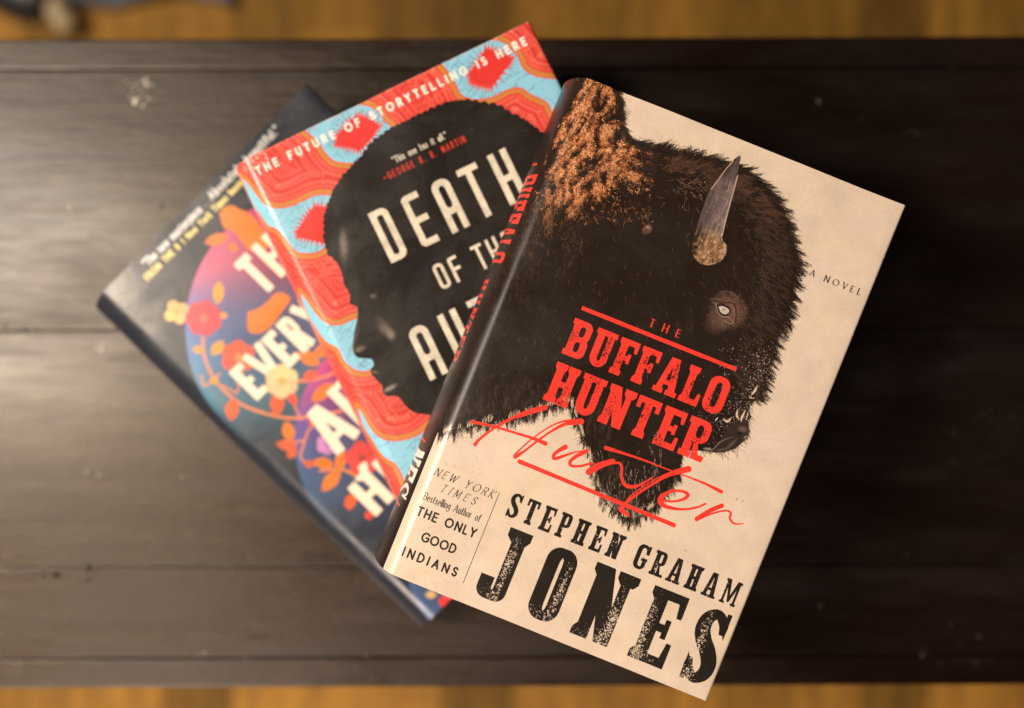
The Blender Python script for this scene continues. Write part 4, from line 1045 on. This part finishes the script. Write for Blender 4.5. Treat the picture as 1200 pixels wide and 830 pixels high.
def wood_dark():
    m, nt, b = new_mat("dark_stained_wood")
    v = tex_coords(nt, (1.0, 9.0, 1.0)); vi = tex_coords(nt)
    info = N(nt, 'ShaderNodeObjectInfo')
    g = noise_n(nt, v, 9, 8, .62, .6); g2 = noise_n(nt, tex_coords(nt, (1, 26, 1)), 22, 5, .6)
    base = ramp(nt, g, [(.3, (.0012, .0005, .0002)), (.55, (.0028, .0011, .0005)), (.75, (.007, .0028, .0015))]).outputs[0]
    red = mix_c(nt, math_n(nt, 'MULTIPLY', info.outputs['Random'], .5), base, (.016, .006, .0045))
    # rubbed, dusty patches and chips of pale grit
    dust = ramp(nt, noise_n(nt, tex_coords(nt, (1, 3.0, 1)), 7, 6, .65), [(.50, (0, 0, 0)), (.72, (1, 1, 1))]).outputs[0]
    c1 = mix_c(nt, math_n(nt, 'MULTIPLY', dust, .20), red, (.016, .011, .007))
    vo = N(nt, 'ShaderNodeTexVoronoi'); vo.inputs['Scale'].default_value = 95; nt.links.new(vi, vo.inputs['Vector'])
    sp = math_n(nt, 'LESS_THAN', vo.outputs['Distance'], .17)
    cl = ramp(nt, noise_n(nt, vi, 11, 3, .6), [(.60, (0, 0, 0)), (.66, (1, 1, 1))]).outputs[0]
    spk = math_n(nt, 'MULTIPLY', sp, math_n(nt, 'MULTIPLY', cl, .04))
    c2 = mix_c(nt, math_n(nt, 'MULTIPLY', spk, .75), c1, (.42, .38, .30))
    nt.links.new(c2, b.inputs['Base Color'])
    patch = ramp(nt, noise_n(nt, tex_coords(nt, (1, 3.6, 1)), 5.5, 7, .68, .4), [(.36, (0, 0, 0)), (.62, (1, 1, 1))]).outputs[0]
    rr_ = math_n(nt, 'ADD', math_n(nt, 'MULTIPLY', g2, .20), math_n(nt, 'ADD', math_n(nt, 'MULTIPLY', patch, .15), .18))
    rr2 = math_n(nt, 'ADD', rr_, math_n(nt, 'MULTIPLY', dust, .10))
    nt.links.new(rr2, b.inputs['Roughness'])
    b.inputs['Specular IOR Level'].default_value = .35
    b.inputs['Specular Tint'].default_value = (1, .84, .66, 1)
    b.inputs['Coat Weight'].default_value = .75; b.inputs['Coat Tint'].default_value = (1, .88, .74, 1); nt.links.new(rr2, b.inputs['Coat Roughness'])
    h = math_n(nt, 'ADD', math_n(nt, 'MULTIPLY', g, .9), math_n(nt, 'MULTIPLY', g2, .35))
    bump(nt, b, math_n(nt, 'ADD', h, math_n(nt, 'MULTIPLY', patch, .5)), .6, .0026)
    return m

def simple_mat(name, col, rough=.6, var=.2, scale=40, bumpd=.0004, stretch=(1, 1, 1), metallic=0, objvar=0.0):
    m, nt, b = new_mat(name)
    v = tex_coords(nt, stretch); n = noise_n(nt, v, scale, 6, .65)
    lo = tuple(c * (1 - var) for c in col); hi = tuple(min(1, c * (1 + var)) for c in col)
    c = ramp(nt, n, [(.3, lo), (.7, hi)]).outputs[0]
    if objvar:
        info = N(nt, 'ShaderNodeObjectInfo')
        hs = N(nt, 'ShaderNodeHueSaturation'); nt.links.new(c, hs.inputs['Color'])
        nt.links.new(math_n(nt, 'ADD', math_n(nt, 'MULTIPLY', info.outputs['Random'], 2 * objvar), 1 - objvar), hs.inputs['Value'])
        c = hs.outputs[0]
    nt.links.new(c, b.inputs['Base Color'])
    nt.links.new(math_n(nt, 'ADD', math_n(nt, 'MULTIPLY', n, .15), rough - .07), b.inputs['Roughness'])
    b.inputs['Metallic'].default_value = metallic
    bump(nt, b, n, .4, bumpd)
    return m

def pages_mat():
    m, nt, b = new_mat("page_paper")
    v = tex_coords(nt, (1, 1, 1)); s = N(nt, 'ShaderNodeSeparateXYZ'); nt.links.new(v, s.inputs[0])
    n = noise_n(nt, tex_coords(nt, (2, 2, 2600)), 1.0, 3, .7)
    c = ramp(nt, n, [(.35, (.50, .42, .30)), (.65, (.76, .68, .54))]).outputs[0]
    nt.links.new(c, b.inputs['Base Color']); b.inputs['Roughness'].default_value = .85
    bump(nt, b, n, .6, .0003)
    return m

M_WOOD = wood_dark()
M_PAGES = pages_mat()
M_BOARD = simple_mat("binding_cloth", (.05, .045, .045), .8, .25, 900)
M_BOARD_RED = simple_mat("red_binding_cloth", (.45, .06, .05), .8, .2, 900)
M_THREAD = simple_mat("headband_thread", (.75, .70, .60), .8, .3, 1500)
M_FLOOR = simple_mat("warm_floor_wood", (.30, .145, .022), .7, .45, 10, .0006, (6, 1, 1), objvar=.42)
M_FLOOR.node_tree.nodes["Principled BSDF"].inputs["Specular IOR Level"].default_value = .25
M_STOOL = simple_mat("pale_beech_wood", (.50, .37, .20), .5, .2, 14, .0004, (1, 1, .15))
M_RUBBER = simple_mat("black_leather", (.012, .011, .012), .4, .3, 60)
M_SOLE = simple_mat("dark_rubber_sole", (.03, .028, .026), .7, .2, 80)
M_CLOTH = simple_mat("grey_blue_cotton", (.16, .19, .23), .9, .25, 120, .001)

# ------------------------------------------------------------------ object helpers
def link(name, me, mat=None, parent=None):
    o = bpy.data.objects.new(name, me)
    if mat: me.materials.append(mat)
    COL.objects.link(o)
    if parent: o.parent = parent
    return o
def empty(name, loc=(0, 0, 0), rz=0.0, label=None, category=None, group=None):
    o = bpy.data.objects.new(name, None); o.empty_display_size = .02
    o.location = loc; o.rotation_euler = (0, 0, rz); COL.objects.link(o)
    if label: o['label'] = label
    if category: o['category'] = category
    if group: o['group'] = group
    return o
def mesh_from(bm, name, smooth_=False):
    bmesh.ops.recalc_face_normals(bm, faces=bm.faces)
    me = bpy.data.meshes.new(name); bm.to_mesh(me); bm.free()
    if smooth_: me.polygons.foreach_set('use_smooth', [True] * len(me.polygons))
    return me
def box_bm(x0, x1, y0, y1, z0, z1, bev=0.0, seg=2, bm=None):
    bm = bm or bmesh.new()
    vs = [bm.verts.new((x * MM, y * MM, z * MM)) for x in (x0, x1) for y in (y0, y1) for z in (z0, z1)]
    for f in ((0, 1, 3, 2), (4, 6, 7, 5), (0, 4, 5, 1), (2, 3, 7, 6), (0, 2, 6, 4), (1, 5, 7, 3)):
        bm.faces.new([vs[i] for i in f])
    if bev:
        bmesh.ops.bevel(bm, geom=bm.edges[:], offset=bev * MM, segments=seg, affect='EDGES', profile=.6)
    return bm

# ------------------------------------------------------------------ floor
FLOOR_Z = -420.0
me = mesh_from(box_bm(-2600, 2600, -2600, 2600, FLOOR_Z - 60, FLOOR_Z - 8), "floor")
floor = link("floor", me, simple_mat("subfloor", (.08, .05, .03), .9)); floor['kind'] = 'structure'
rf = random.Random(3)
bw = 71.0
protos = [mesh_from(box_bm(0, bw - .5, 0, L_, -8, 0, .5, 1), "floor_board") for L_ in (1500, 1100, 1900)]
for p in protos: p.materials.append(M_FLOOR)
x = -1136.0; nb_ = 0
while x < 1136:
    y = -1900 + rf.uniform(0, 900) * -1
    while y < 1900:
        k = rf.randrange(3); L_ = (1500, 1100, 1900)[k]
        if y + L_ > -1500:
            o = bpy.data.objects.new("floor_board", protos[k]); COL.objects.link(o); o.parent = floor
            o.location = (x * MM, y * MM, FLOOR_Z * MM)
        y += L_ + 1.0
    x += bw

# ------------------------------------------------------------------ table
table = empty("coffee_table", (0, 0, -.0), rad(0.2), "dark brown wooden coffee table with worn planked top under the three books", "table")
S_T = 1058.8 / CAM_Z
def ty(py): return -(py - 415) / S_T
edges_px = [43.5, 80.5, 386, 664, 770, 805.5]
TX0, TX1 = -560.0, 520.0
TH = 24.0
for i in range(5):
    y1, y0 = ty(edges_px[i]), ty(edges_px[i + 1])
    frame = i in (0, 4)
    inset = .22 if not frame else .35
    bm = bmesh.new()
    # top surface subdivided along the length for a gentle unevenness
    nx, ny = 60, 8
    rp = random.Random(20 + i); ph = [rp.uniform(0, 6) for _ in range(4)]
    if frame: box = (TX0, TX1)
    else: box = (TX0 + 40, TX1 - 40)
    box_bm(box[0], box[1], y0 + inset, y1 - inset, -TH, 0 if frame else -.5, 1.3 if frame else .6, 3, bm)
    me = mesh_from(bm, "edge_board" if frame else "plank")
    link("edge_board" if frame else "plank", me, M_WOOD, table)
for xa, xb in ((TX0, TX0 + 39.4), (TX1 - 39.4, TX1)):
    me = mesh_from(box_bm(xa, xb, ty(770) + .4, ty(80.5) - .4, -TH, 0, 1.3, 3), "end_board"); link("end_board", me, M_WOOD, table)
link("joint_light_stop", mesh_from(box_bm(TX0 + 30, TX1 - 30, ty(790), ty(60), -TH - 6, -TH - .3), "joint_light_stop"), M_WOOD, table)  # sheet added below the planks so floor brightness stays out of the joints
for (xa, xb, ya, yb) in ((TX0 + 60, TX1 - 60, ty(43.5) - 40, ty(43.5) - 22), (TX0 + 60, TX1 - 60, ty(805.5) + 22, ty(805.5) + 40),
                         (TX0 + 22, TX0 + 40, ty(805.5) + 60, ty(43.5) - 60), (TX1 - 40, TX1 - 22, ty(805.5) + 60, ty(43.5) - 60)):
    link("apron", mesh_from(box_bm(xa, xb, ya, yb, -TH - 70, -TH, 1, 1), "apron"), M_WOOD, table)
for xa in (TX0 + 15, TX1 - 65):
    for ya in (ty(805.5) + 15, ty(43.5) - 65):
        link("leg", mesh_from(box_bm(xa, xa + 50, ya, ya + 50, FLOOR_Z, -TH, 3, 2), "leg"), M_WOOD, table)
# pale grit and chipped spots on the table, traced where they lie
M_CHIP = simple_mat("pale_worn_filler", (.74, .68, .55), .6, .2, 300)
M_CHIP_SHADED = simple_mat("shaded_worn_filler", (.10, .09, .07), .7, .3, 300)  # the pale filler again, shade of the right side put into its colour
M_GOUGE = simple_mat("bare_dark_gouge", (.004, .0025, .002), .9, .3, 300)
def chips(spots, seed, mat=None, name="paint_chips"):
    r = random.Random(seed); bm = bmesh.new()
    for (px_, py_, sx, sy, n, rmax) in spots:
        for _ in range(n):
            X = (px_ + r.gauss(0, sx) - 600) / S_T; Y = -(py_ + r.gauss(0, sy) - 415) / S_T
            rr__ = r.uniform(.25, 1) * rmax; k = r.randint(5, 8)
            top = []; a0 = r.uniform(0, 6)
            ring = [bm.verts.new(((X + rr__ * r.uniform(.6, 1.1) * math.cos(a0 + j * 6.283 / k)) * MM, (Y + rr__ * r.uniform(.6, 1.1) * math.sin(a0 + j * 6.283 / k)) * MM, -.55 * MM)) for j in range(k)]
            c = bm.verts.new((X * MM, Y * MM, (.12 + .1 * r.random()) * MM))
            for j in range(k): bm.faces.new((ring[j], ring[(j + 1) % k], c))
    me = bpy.data.meshes.new(name); bm.to_mesh(me); bm.free()
    o = link(name, me, mat or M_CHIP, table); o['kind'] = 'stuff'; return o
chips([(165, 100, 9, 7, 26, 1.0), (170, 112, 7, 6, 10, 1.1), (118, 405, 4, 6, 5, 1.4), (100, 552, 6, 3, 5, 1.1), (212, 562, 1, 3, 2, 1.3), (18, 783, 2, 2, 2, 1.2), (232, 765, 2, 1, 2, 1.1),
       (330, 787, 55, 7, 46, .9), (405, 788, 14, 4, 16, 1.1), (457, 68, 3, 2, 4, 1.5), (80, 240, 1, 1, 1, 1.2), (150, 105, 14, 9, 14, .8), (172, 92, 2, 3, 4, 1.5), (160, 115, 3, 3, 6, 1.6)], 4)
chips([(655, 790, 10, 6, 8, 1.0), (668, 800, 4, 3, 4, 1.1), (960, 118, 2, 2, 3, 1.2),
       (1115, 78, 3, 2, 5, 1.1), (1082, 768, 4, 5, 7, 1.0), (1110, 735, 18, 6, 8, .7), (990, 782, 1, 1, 2, 1.5), (962, 711, 1, 1, 2, 1.4), (1068, 155, 4, 3, 4, .8)], 14, M_CHIP_SHADED)
chips([(60, 673, 9, 1.6, 12, 1.5), (104, 668, 5, 6, 7, 1.3), (100, 402, 5, 3, 3, 1.2), (24, 383, 16, 2.0, 8, 1.2), (252, 110, 3, 5, 4, 1.0), (145, 155, 4, 5, 5, 1.0), (190, 240, 2, 2, 2, 1.4)], 9, M_GOUGE, "gouges")

# ------------------------------------------------------------------ books
def path_len(p):
    s = [0.0]
    for a, b in zip(p[:-1], p[1:]): s.append(s[-1] + math.hypot(b[0] - a[0], b[1] - a[1]))
    return s
def build_book(name, label, W, H, T, b, sh, loc, rz, art, jmat, board_mat, wob_seed):
    cv, L = art
    book = empty(name, loc, rz, label, "book", "hardcover books fanned out on the table")
    # jacket cross section: front flap - fold - front - spine - back - fold - flap
    fr = 1.7
    front = []
    for k in range(6): front.append((W - 62 + k * 12, T - 2 * fr))
    for a in np.linspace(-90, 90, 9)[0:]:
        front.append((W - fr + fr * math.cos(rad(a)), T - fr + fr * math.sin(rad(a))))
    for xx_ in np.linspace(W - fr, b, 34)[1:]: front.append((float(xx_), T))
    half = []
    for t in np.linspace(math.pi / 2, 0, 17)[1:]:
        half.append((b * (1 - math.cos(t)), T / 2 + T / 2 * math.sin(t)))
    up = front + half                      # ends in the middle of the spine
    lower = [(x_, T - z_) for x_, z_ in up[::-1][1:]]
    path = [(x_ - sh * (T - z_), z_) for x_, z_ in up + lower]
    mid = len(up) - 1
    s = path_len(path); q = [s[mid] - v for v in s]
    ny = 44
    rw = np.random.default_rng(wob_seed)
    g = rw.normal(0, 1, (6, 8))
    def wob(x_, y_):
        u = min(max(x_ / W, 0), 1) * 6.99; v = min(max(y_ / H, 0), 1) * 4.99
        i, j = int(v), int(u); fu, fv = u - j, v - i
        fu = fu * fu * (3 - 2 * fu); fv = fv * fv * (3 - 2 * fv)
        j2 = min(j + 1, 7); i2 = min(i + 1, 5)
        return ((g[i, j] * (1 - fu) + g[i, j2] * fu) * (1 - fv) + (g[i2, j] * (1 - fu) + g[i2, j2] * fu) * fv)
    bm = bmesh.new(); uvl = bm.loops.layers.uv.new("print")
    grid = []
    for j in range(ny + 1):
        y = H * j / ny; row = []
        # corners of the jacket are very slightly soft
        for (x_, z_) in path:
            dz = 0.0
            if z_ > T - .6 and x_ > b:
                dz = .20 * wob(x_, y) * min(1, (x_ - b) / 8) * min(1, (W - x_) / 6 + .2)
                dz += .45 * math.exp(-math.hypot(W - x_, min(y, H - y)) / 7)
            row.append(bm.verts.new((x_ * MM, -y * MM, (z_ + dz) * MM)))
        grid.append(row)
    tot = cv.x1 - cv.x0
    for j in range(ny):
        for i in range(len(path) - 1):
            f = bm.faces.new((grid[j][i], grid[j + 1][i], grid[j + 1][i + 1], grid[j][i + 1]))
            f.smooth = True
            for lp, (ii, jj) in zip(f.loops, ((i, j), (i, j + 1), (i + 1, j + 1), (i + 1, j))):
                u = (q[ii] - cv.x0) / tot
                lp[uvl].uv = (u, 1 - jj / ny)
    bmesh.ops.recalc_face_normals(bm, faces=bm.faces)
    me = bpy.data.meshes.new("dust_jacket"); bm.to_mesh(me); bm.free()
    jk = link("dust_jacket", me, jmat, book)
    sol = jk.modifiers.new("paper", 'SOLIDIFY'); sol.thickness = .16 * MM; sol.offset = -1.0
    # make sure the paper thickens towards the book
    nrm = me.polygons[len(path) * 10 + 20].normal
    if nrm.z < 0:
        me.flip_normals()
    esp = jk.modifiers.new("crisp_edges", 'EDGE_SPLIT'); esp.split_angle = rad(50)
    def lean(me_):
        for v in me_.vertices: v.co.x -= sh * (T * MM - v.co.z)
        return me_
    # boards
    for (z0, z1) in ((T - 3.1, T - .75), (.75, 3.1)):
        link("cover_board", lean(mesh_from(box_bm(b + 2, W - .9, -H + .5, -.5, z0, z1, .4, 2), "cover_board")), board_mat, book)
    # cloth spine piece
    bm = bmesh.new(); pts = []
    for t in np.linspace(math.pi / 2, -math.pi / 2, 19):
        pts.append((b + 2 - (b + 1.2) * math.cos(t), T / 2 + (T / 2 - .5) * math.sin(t)))
    inner = [(x_ + 1.2 * (1 if 0 < k < 18 else 0), T / 2 + (z_ - T / 2) * .9) for k, (x_, z_) in enumerate(pts)]
    rings = []
    for y in (-.6, -H + .6):
        rings.append([bm.verts.new((x_ * MM, y * MM, z_ * MM)) for x_, z_ in pts + inner[::-1]])
    n = len(rings[0])
    for k in range(n): bm.faces.new((rings[0][k], rings[0][(k + 1) % n], rings[1][(k + 1) % n], rings[1][k]))
    bm.faces.new(rings[0]); bm.faces.new(rings[1][::-1])
    link("cloth_spine", lean(mesh_from(bm, "cloth_spine")), board_mat, book)
    # page block with rounded back and hollow fore-edge
    bm = bmesh.new(); prof = []
    zz = np.linspace(3.9, T - 3.9, 13)
    for z in zz: prof.append((b + 4 - 3.2 * math.cos((z - T / 2) / (T / 2 - 3.9) * 1.3), z))
    for z in zz[::-1]: prof.append((W - 4.2 - 2.2 * math.cos((z - T / 2) / (T / 2 - 3.9) * 1.4), z))
    rings = [[bm.verts.new((x_ * MM, y * MM, z_ * MM)) for x_, z_ in prof] for y in (-3.4, -H + 3.4)]
    n = len(prof)
    for k in range(n): bm.faces.new((rings[0][k], rings[0][(k + 1) % n], rings[1][(k + 1) % n], rings[1][k]))
    bm.faces.new(rings[0]); bm.faces.new(rings[1][::-1])
    pb = link("page_block", lean(mesh_from(bm, "page_block")), M_PAGES, book)
    for yy_ in (-2.6, -H + 2.6):
        bm = bmesh.new(); ring_prev = None
        for z in np.linspace(5, T - 5, 14):
            cx_ = (b + 4.6 - 3.2 * math.cos((z - T / 2) / (T / 2 - 3.9) * 1.3))
            ring = [bm.verts.new(((cx_ + 1.0 * math.cos(a)) * MM, (yy_ + 1.0 * math.sin(a)) * MM, z * MM)) for a in np.linspace(0, 2 * math.pi, 8, endpoint=False)]
            if ring_prev:
                for k in range(8): bm.faces.new((ring_prev[k], ring_prev[(k + 1) % 8], ring[(k + 1) % 8], ring[k]))
            else: bm.faces.new(ring[::-1])
            ring_prev = ring
        bm.faces.new(ring_prev)
        link("headband", lean(mesh_from(bm, "headband", True)), M_THREAD, pb)
    return book

def place(corner_px, S, theta, W, z):
    """the top fore-edge corner of the front cover stands at this point of the table"""
    X = (corner_px[0] - 600) / S; Y = -(corner_px[1] - 415) / S
    th = -rad(theta)
    return ((X - W * math.cos(th)) * MM, (Y - W * math.sin(th)) * MM, z * MM), th

a1 = art_floral(); a2 = art_profile(); a3 = art_bison()
J1 = jacket_mat("matte_floral_jacket", a1[0], .33, .10)
J2 = jacket_mat("coral_profile_jacket", a2[0], .33, .08)
J3 = jacket_mat("bison_jacket", a3[0], .34, .06)
l1, r1_ = place((360, 98), 1058.8 / (CAM_Z - T1), -45.6, W1, 0.15)
l2, r2_ = place((621, 25), 1058.8 / (CAM_Z - T1 - T2), -25.9, W2, T1 + .35)
l3, r3_ = place((1062, 242), 2.647, 21.9, W3, T1 + T2 + .55)
build_book("hardcover_book", "dark hardcover novel with orange flowers and blue-pink circles, bottom of the stack", W1, H1, T1, B1, SH1, l1, r1_, a1, J1, M_BOARD, 1)
build_book("hardcover_book", "coral and light blue hardcover with dark head in profile, middle of the stack", W2, H2, T2, B2, SH2, l2, r2_, a2, J2, M_BOARD_RED, 2)
build_book("hardcover_book", "cream hardcover with bison head and red lettering, on top of the stack", W3, H3, T3, B3, SH3, l3, r3_, a3, J3, M_BOARD, 3)

# ------------------------------------------------------------------ things on the floor beyond the table
S_F = 1058.8 / (CAM_Z - FLOOR_Z)
def fl(px_, py_, z=0): return ((px_ - 600) / S_F, -(py_ - 415) / S_F, FLOOR_Z + z)
a_ = Vector(fl(93, 43, 13)); b_ = Vector(fl(14, -70, 13)); d_ = (b_ - a_).normalized(); u_ = d_.orthogonal().normalized(); v_ = d_.cross(u_)
bm = bmesh.new(); prev = None; Lb = (b_ - a_).length; org = a_.copy()
for t_, r_ in ((0, 5), (1.5, 9), (5, 12.4), (30, 13), (Lb * .5, 13), (Lb - 30, 13), (Lb - 5, 12.4), (Lb - 1.5, 9), (Lb, 5)):
    c_ = d_ * t_
    ring = [bm.verts.new((c_ + (u_ * math.cos(a) + v_ * math.sin(a)) * r_) * MM) for a in np.linspace(0, 2 * math.pi, 18, endpoint=False)]
    if prev:
        for k in range(18): bm.faces.new((prev[k], prev[(k + 1) % 18], ring[(k + 1) % 18], ring[k]))
    else: bm.faces.new(ring[::-1])
    prev = ring
bm.faces.new(prev)
rod = link("wooden_rod", mesh_from(bm, "wooden_rod", True), M_STOOL); rod.location = org * MM
rod['label'] = "pale tan wooden rod lying on the floor between the black shoe and the cloth"; rod['category'] = "rod"
# black shoe lying by the stool
def shoe():
    px_, py_, _ = fl(-52, -82)
    root = empty("black_shoe", (px_ * MM, py_ * MM, FLOOR_Z * MM), rad(-38), "black shoe on the floor in the upper left corner, left of the tan rod", "shoe")
    def outline(u):  # half width along the length 0 heel .. 1 toe
        return 30 + 12 * math.sin(math.pi * min(1, u * .9 + .1)) * (u > .35) + (4 * math.sin(math.pi * u)) - 24 * max(0, (u - .86) / .14) ** 2 - 14 * max(0, (.1 - u) / .1) ** 2
    def hgt(u): return 86 - 50 * max(0, min(1, (u - .30) / .45)) ** .8 - 12 * max(0, (u - .85) / .15) ** 2
    for nm, mat, z0 in (("sole", M_SOLE, 0), ("upper", M_RUBBER, 18)):
        bm = bmesh.new(); rings = []
        for k in range(19):
            u = k / 18; w = outline(u) * (1.03 if nm == "sole" else .97); ring = []
            if nm == "sole":
                prof = [(-w, 0), (w, 0), (w + 1, 9), (w, 18), (-w, 18), (-w - 1, 9)]
            else:
                h = hgt(u); prof = []
                for a in np.linspace(0, math.pi, 13): prof.append((w * math.cos(a) * (1 - .30 * math.sin(a)), z0 + (h - z0) * math.sin(a) ** .7))
            rings.append([bm.verts.new(((u - .5) * 280 * MM, y_ * MM, z_ * MM)) for y_, z_ in prof])
        for a, b in zip(rings[:-1], rings[1:]):
            n = len(a)
            for k in range(n): bm.faces.new((a[k], a[(k + 1) % n], b[(k + 1) % n], b[k]))
        bm.faces.new(rings[0][::-1]); bm.faces.new(rings[-1])
        link(nm, mesh_from(bm, nm, True), mat, root)
shoe()
# grey-blue cloth
px_, py_, _ = fl(165, -74)
bm = bmesh.new(); rc = np.random.default_rng(2); n_ = 26
V = []
for j in range(n_ + 1):
    for i in range(n_ + 1):
        u, v = i / n_ * 2 - 1, j / n_ * 2 - 1
        e = max(0, 1 - max(abs(u), abs(v)) ** 3)
        z = 4 + 34 * e ** .5 * (.75 + .25 * math.sin(u * 7 + 2 * math.sin(v * 4))) + 6 * e * math.sin(v * 11 + u * 3)
        V.append(bm.verts.new(((u * 95 + 7 * math.sin(v * 5)) * MM, (v * 70 + 6 * math.sin(u * 4)) * MM, z * MM)))
for j in range(n_):
    for i in range(n_):
        a = j * (n_ + 1) + i; bm.faces.new((V[a], V[a + 1], V[a + n_ + 2], V[a + n_ + 1]))
me = mesh_from(bm, "folded_cloth", True)
cl_ = link("folded_cloth", me, M_CLOTH); cl_.location = (px_ * MM, py_ * MM, FLOOR_Z * MM)
so = cl_.modifiers.new("thickness", 'SOLIDIFY'); so.thickness = .003
cl_['label'] = "grey-blue cloth bundle on the floor beyond the table, right of the tan rod"; cl_['category'] = "cloth"
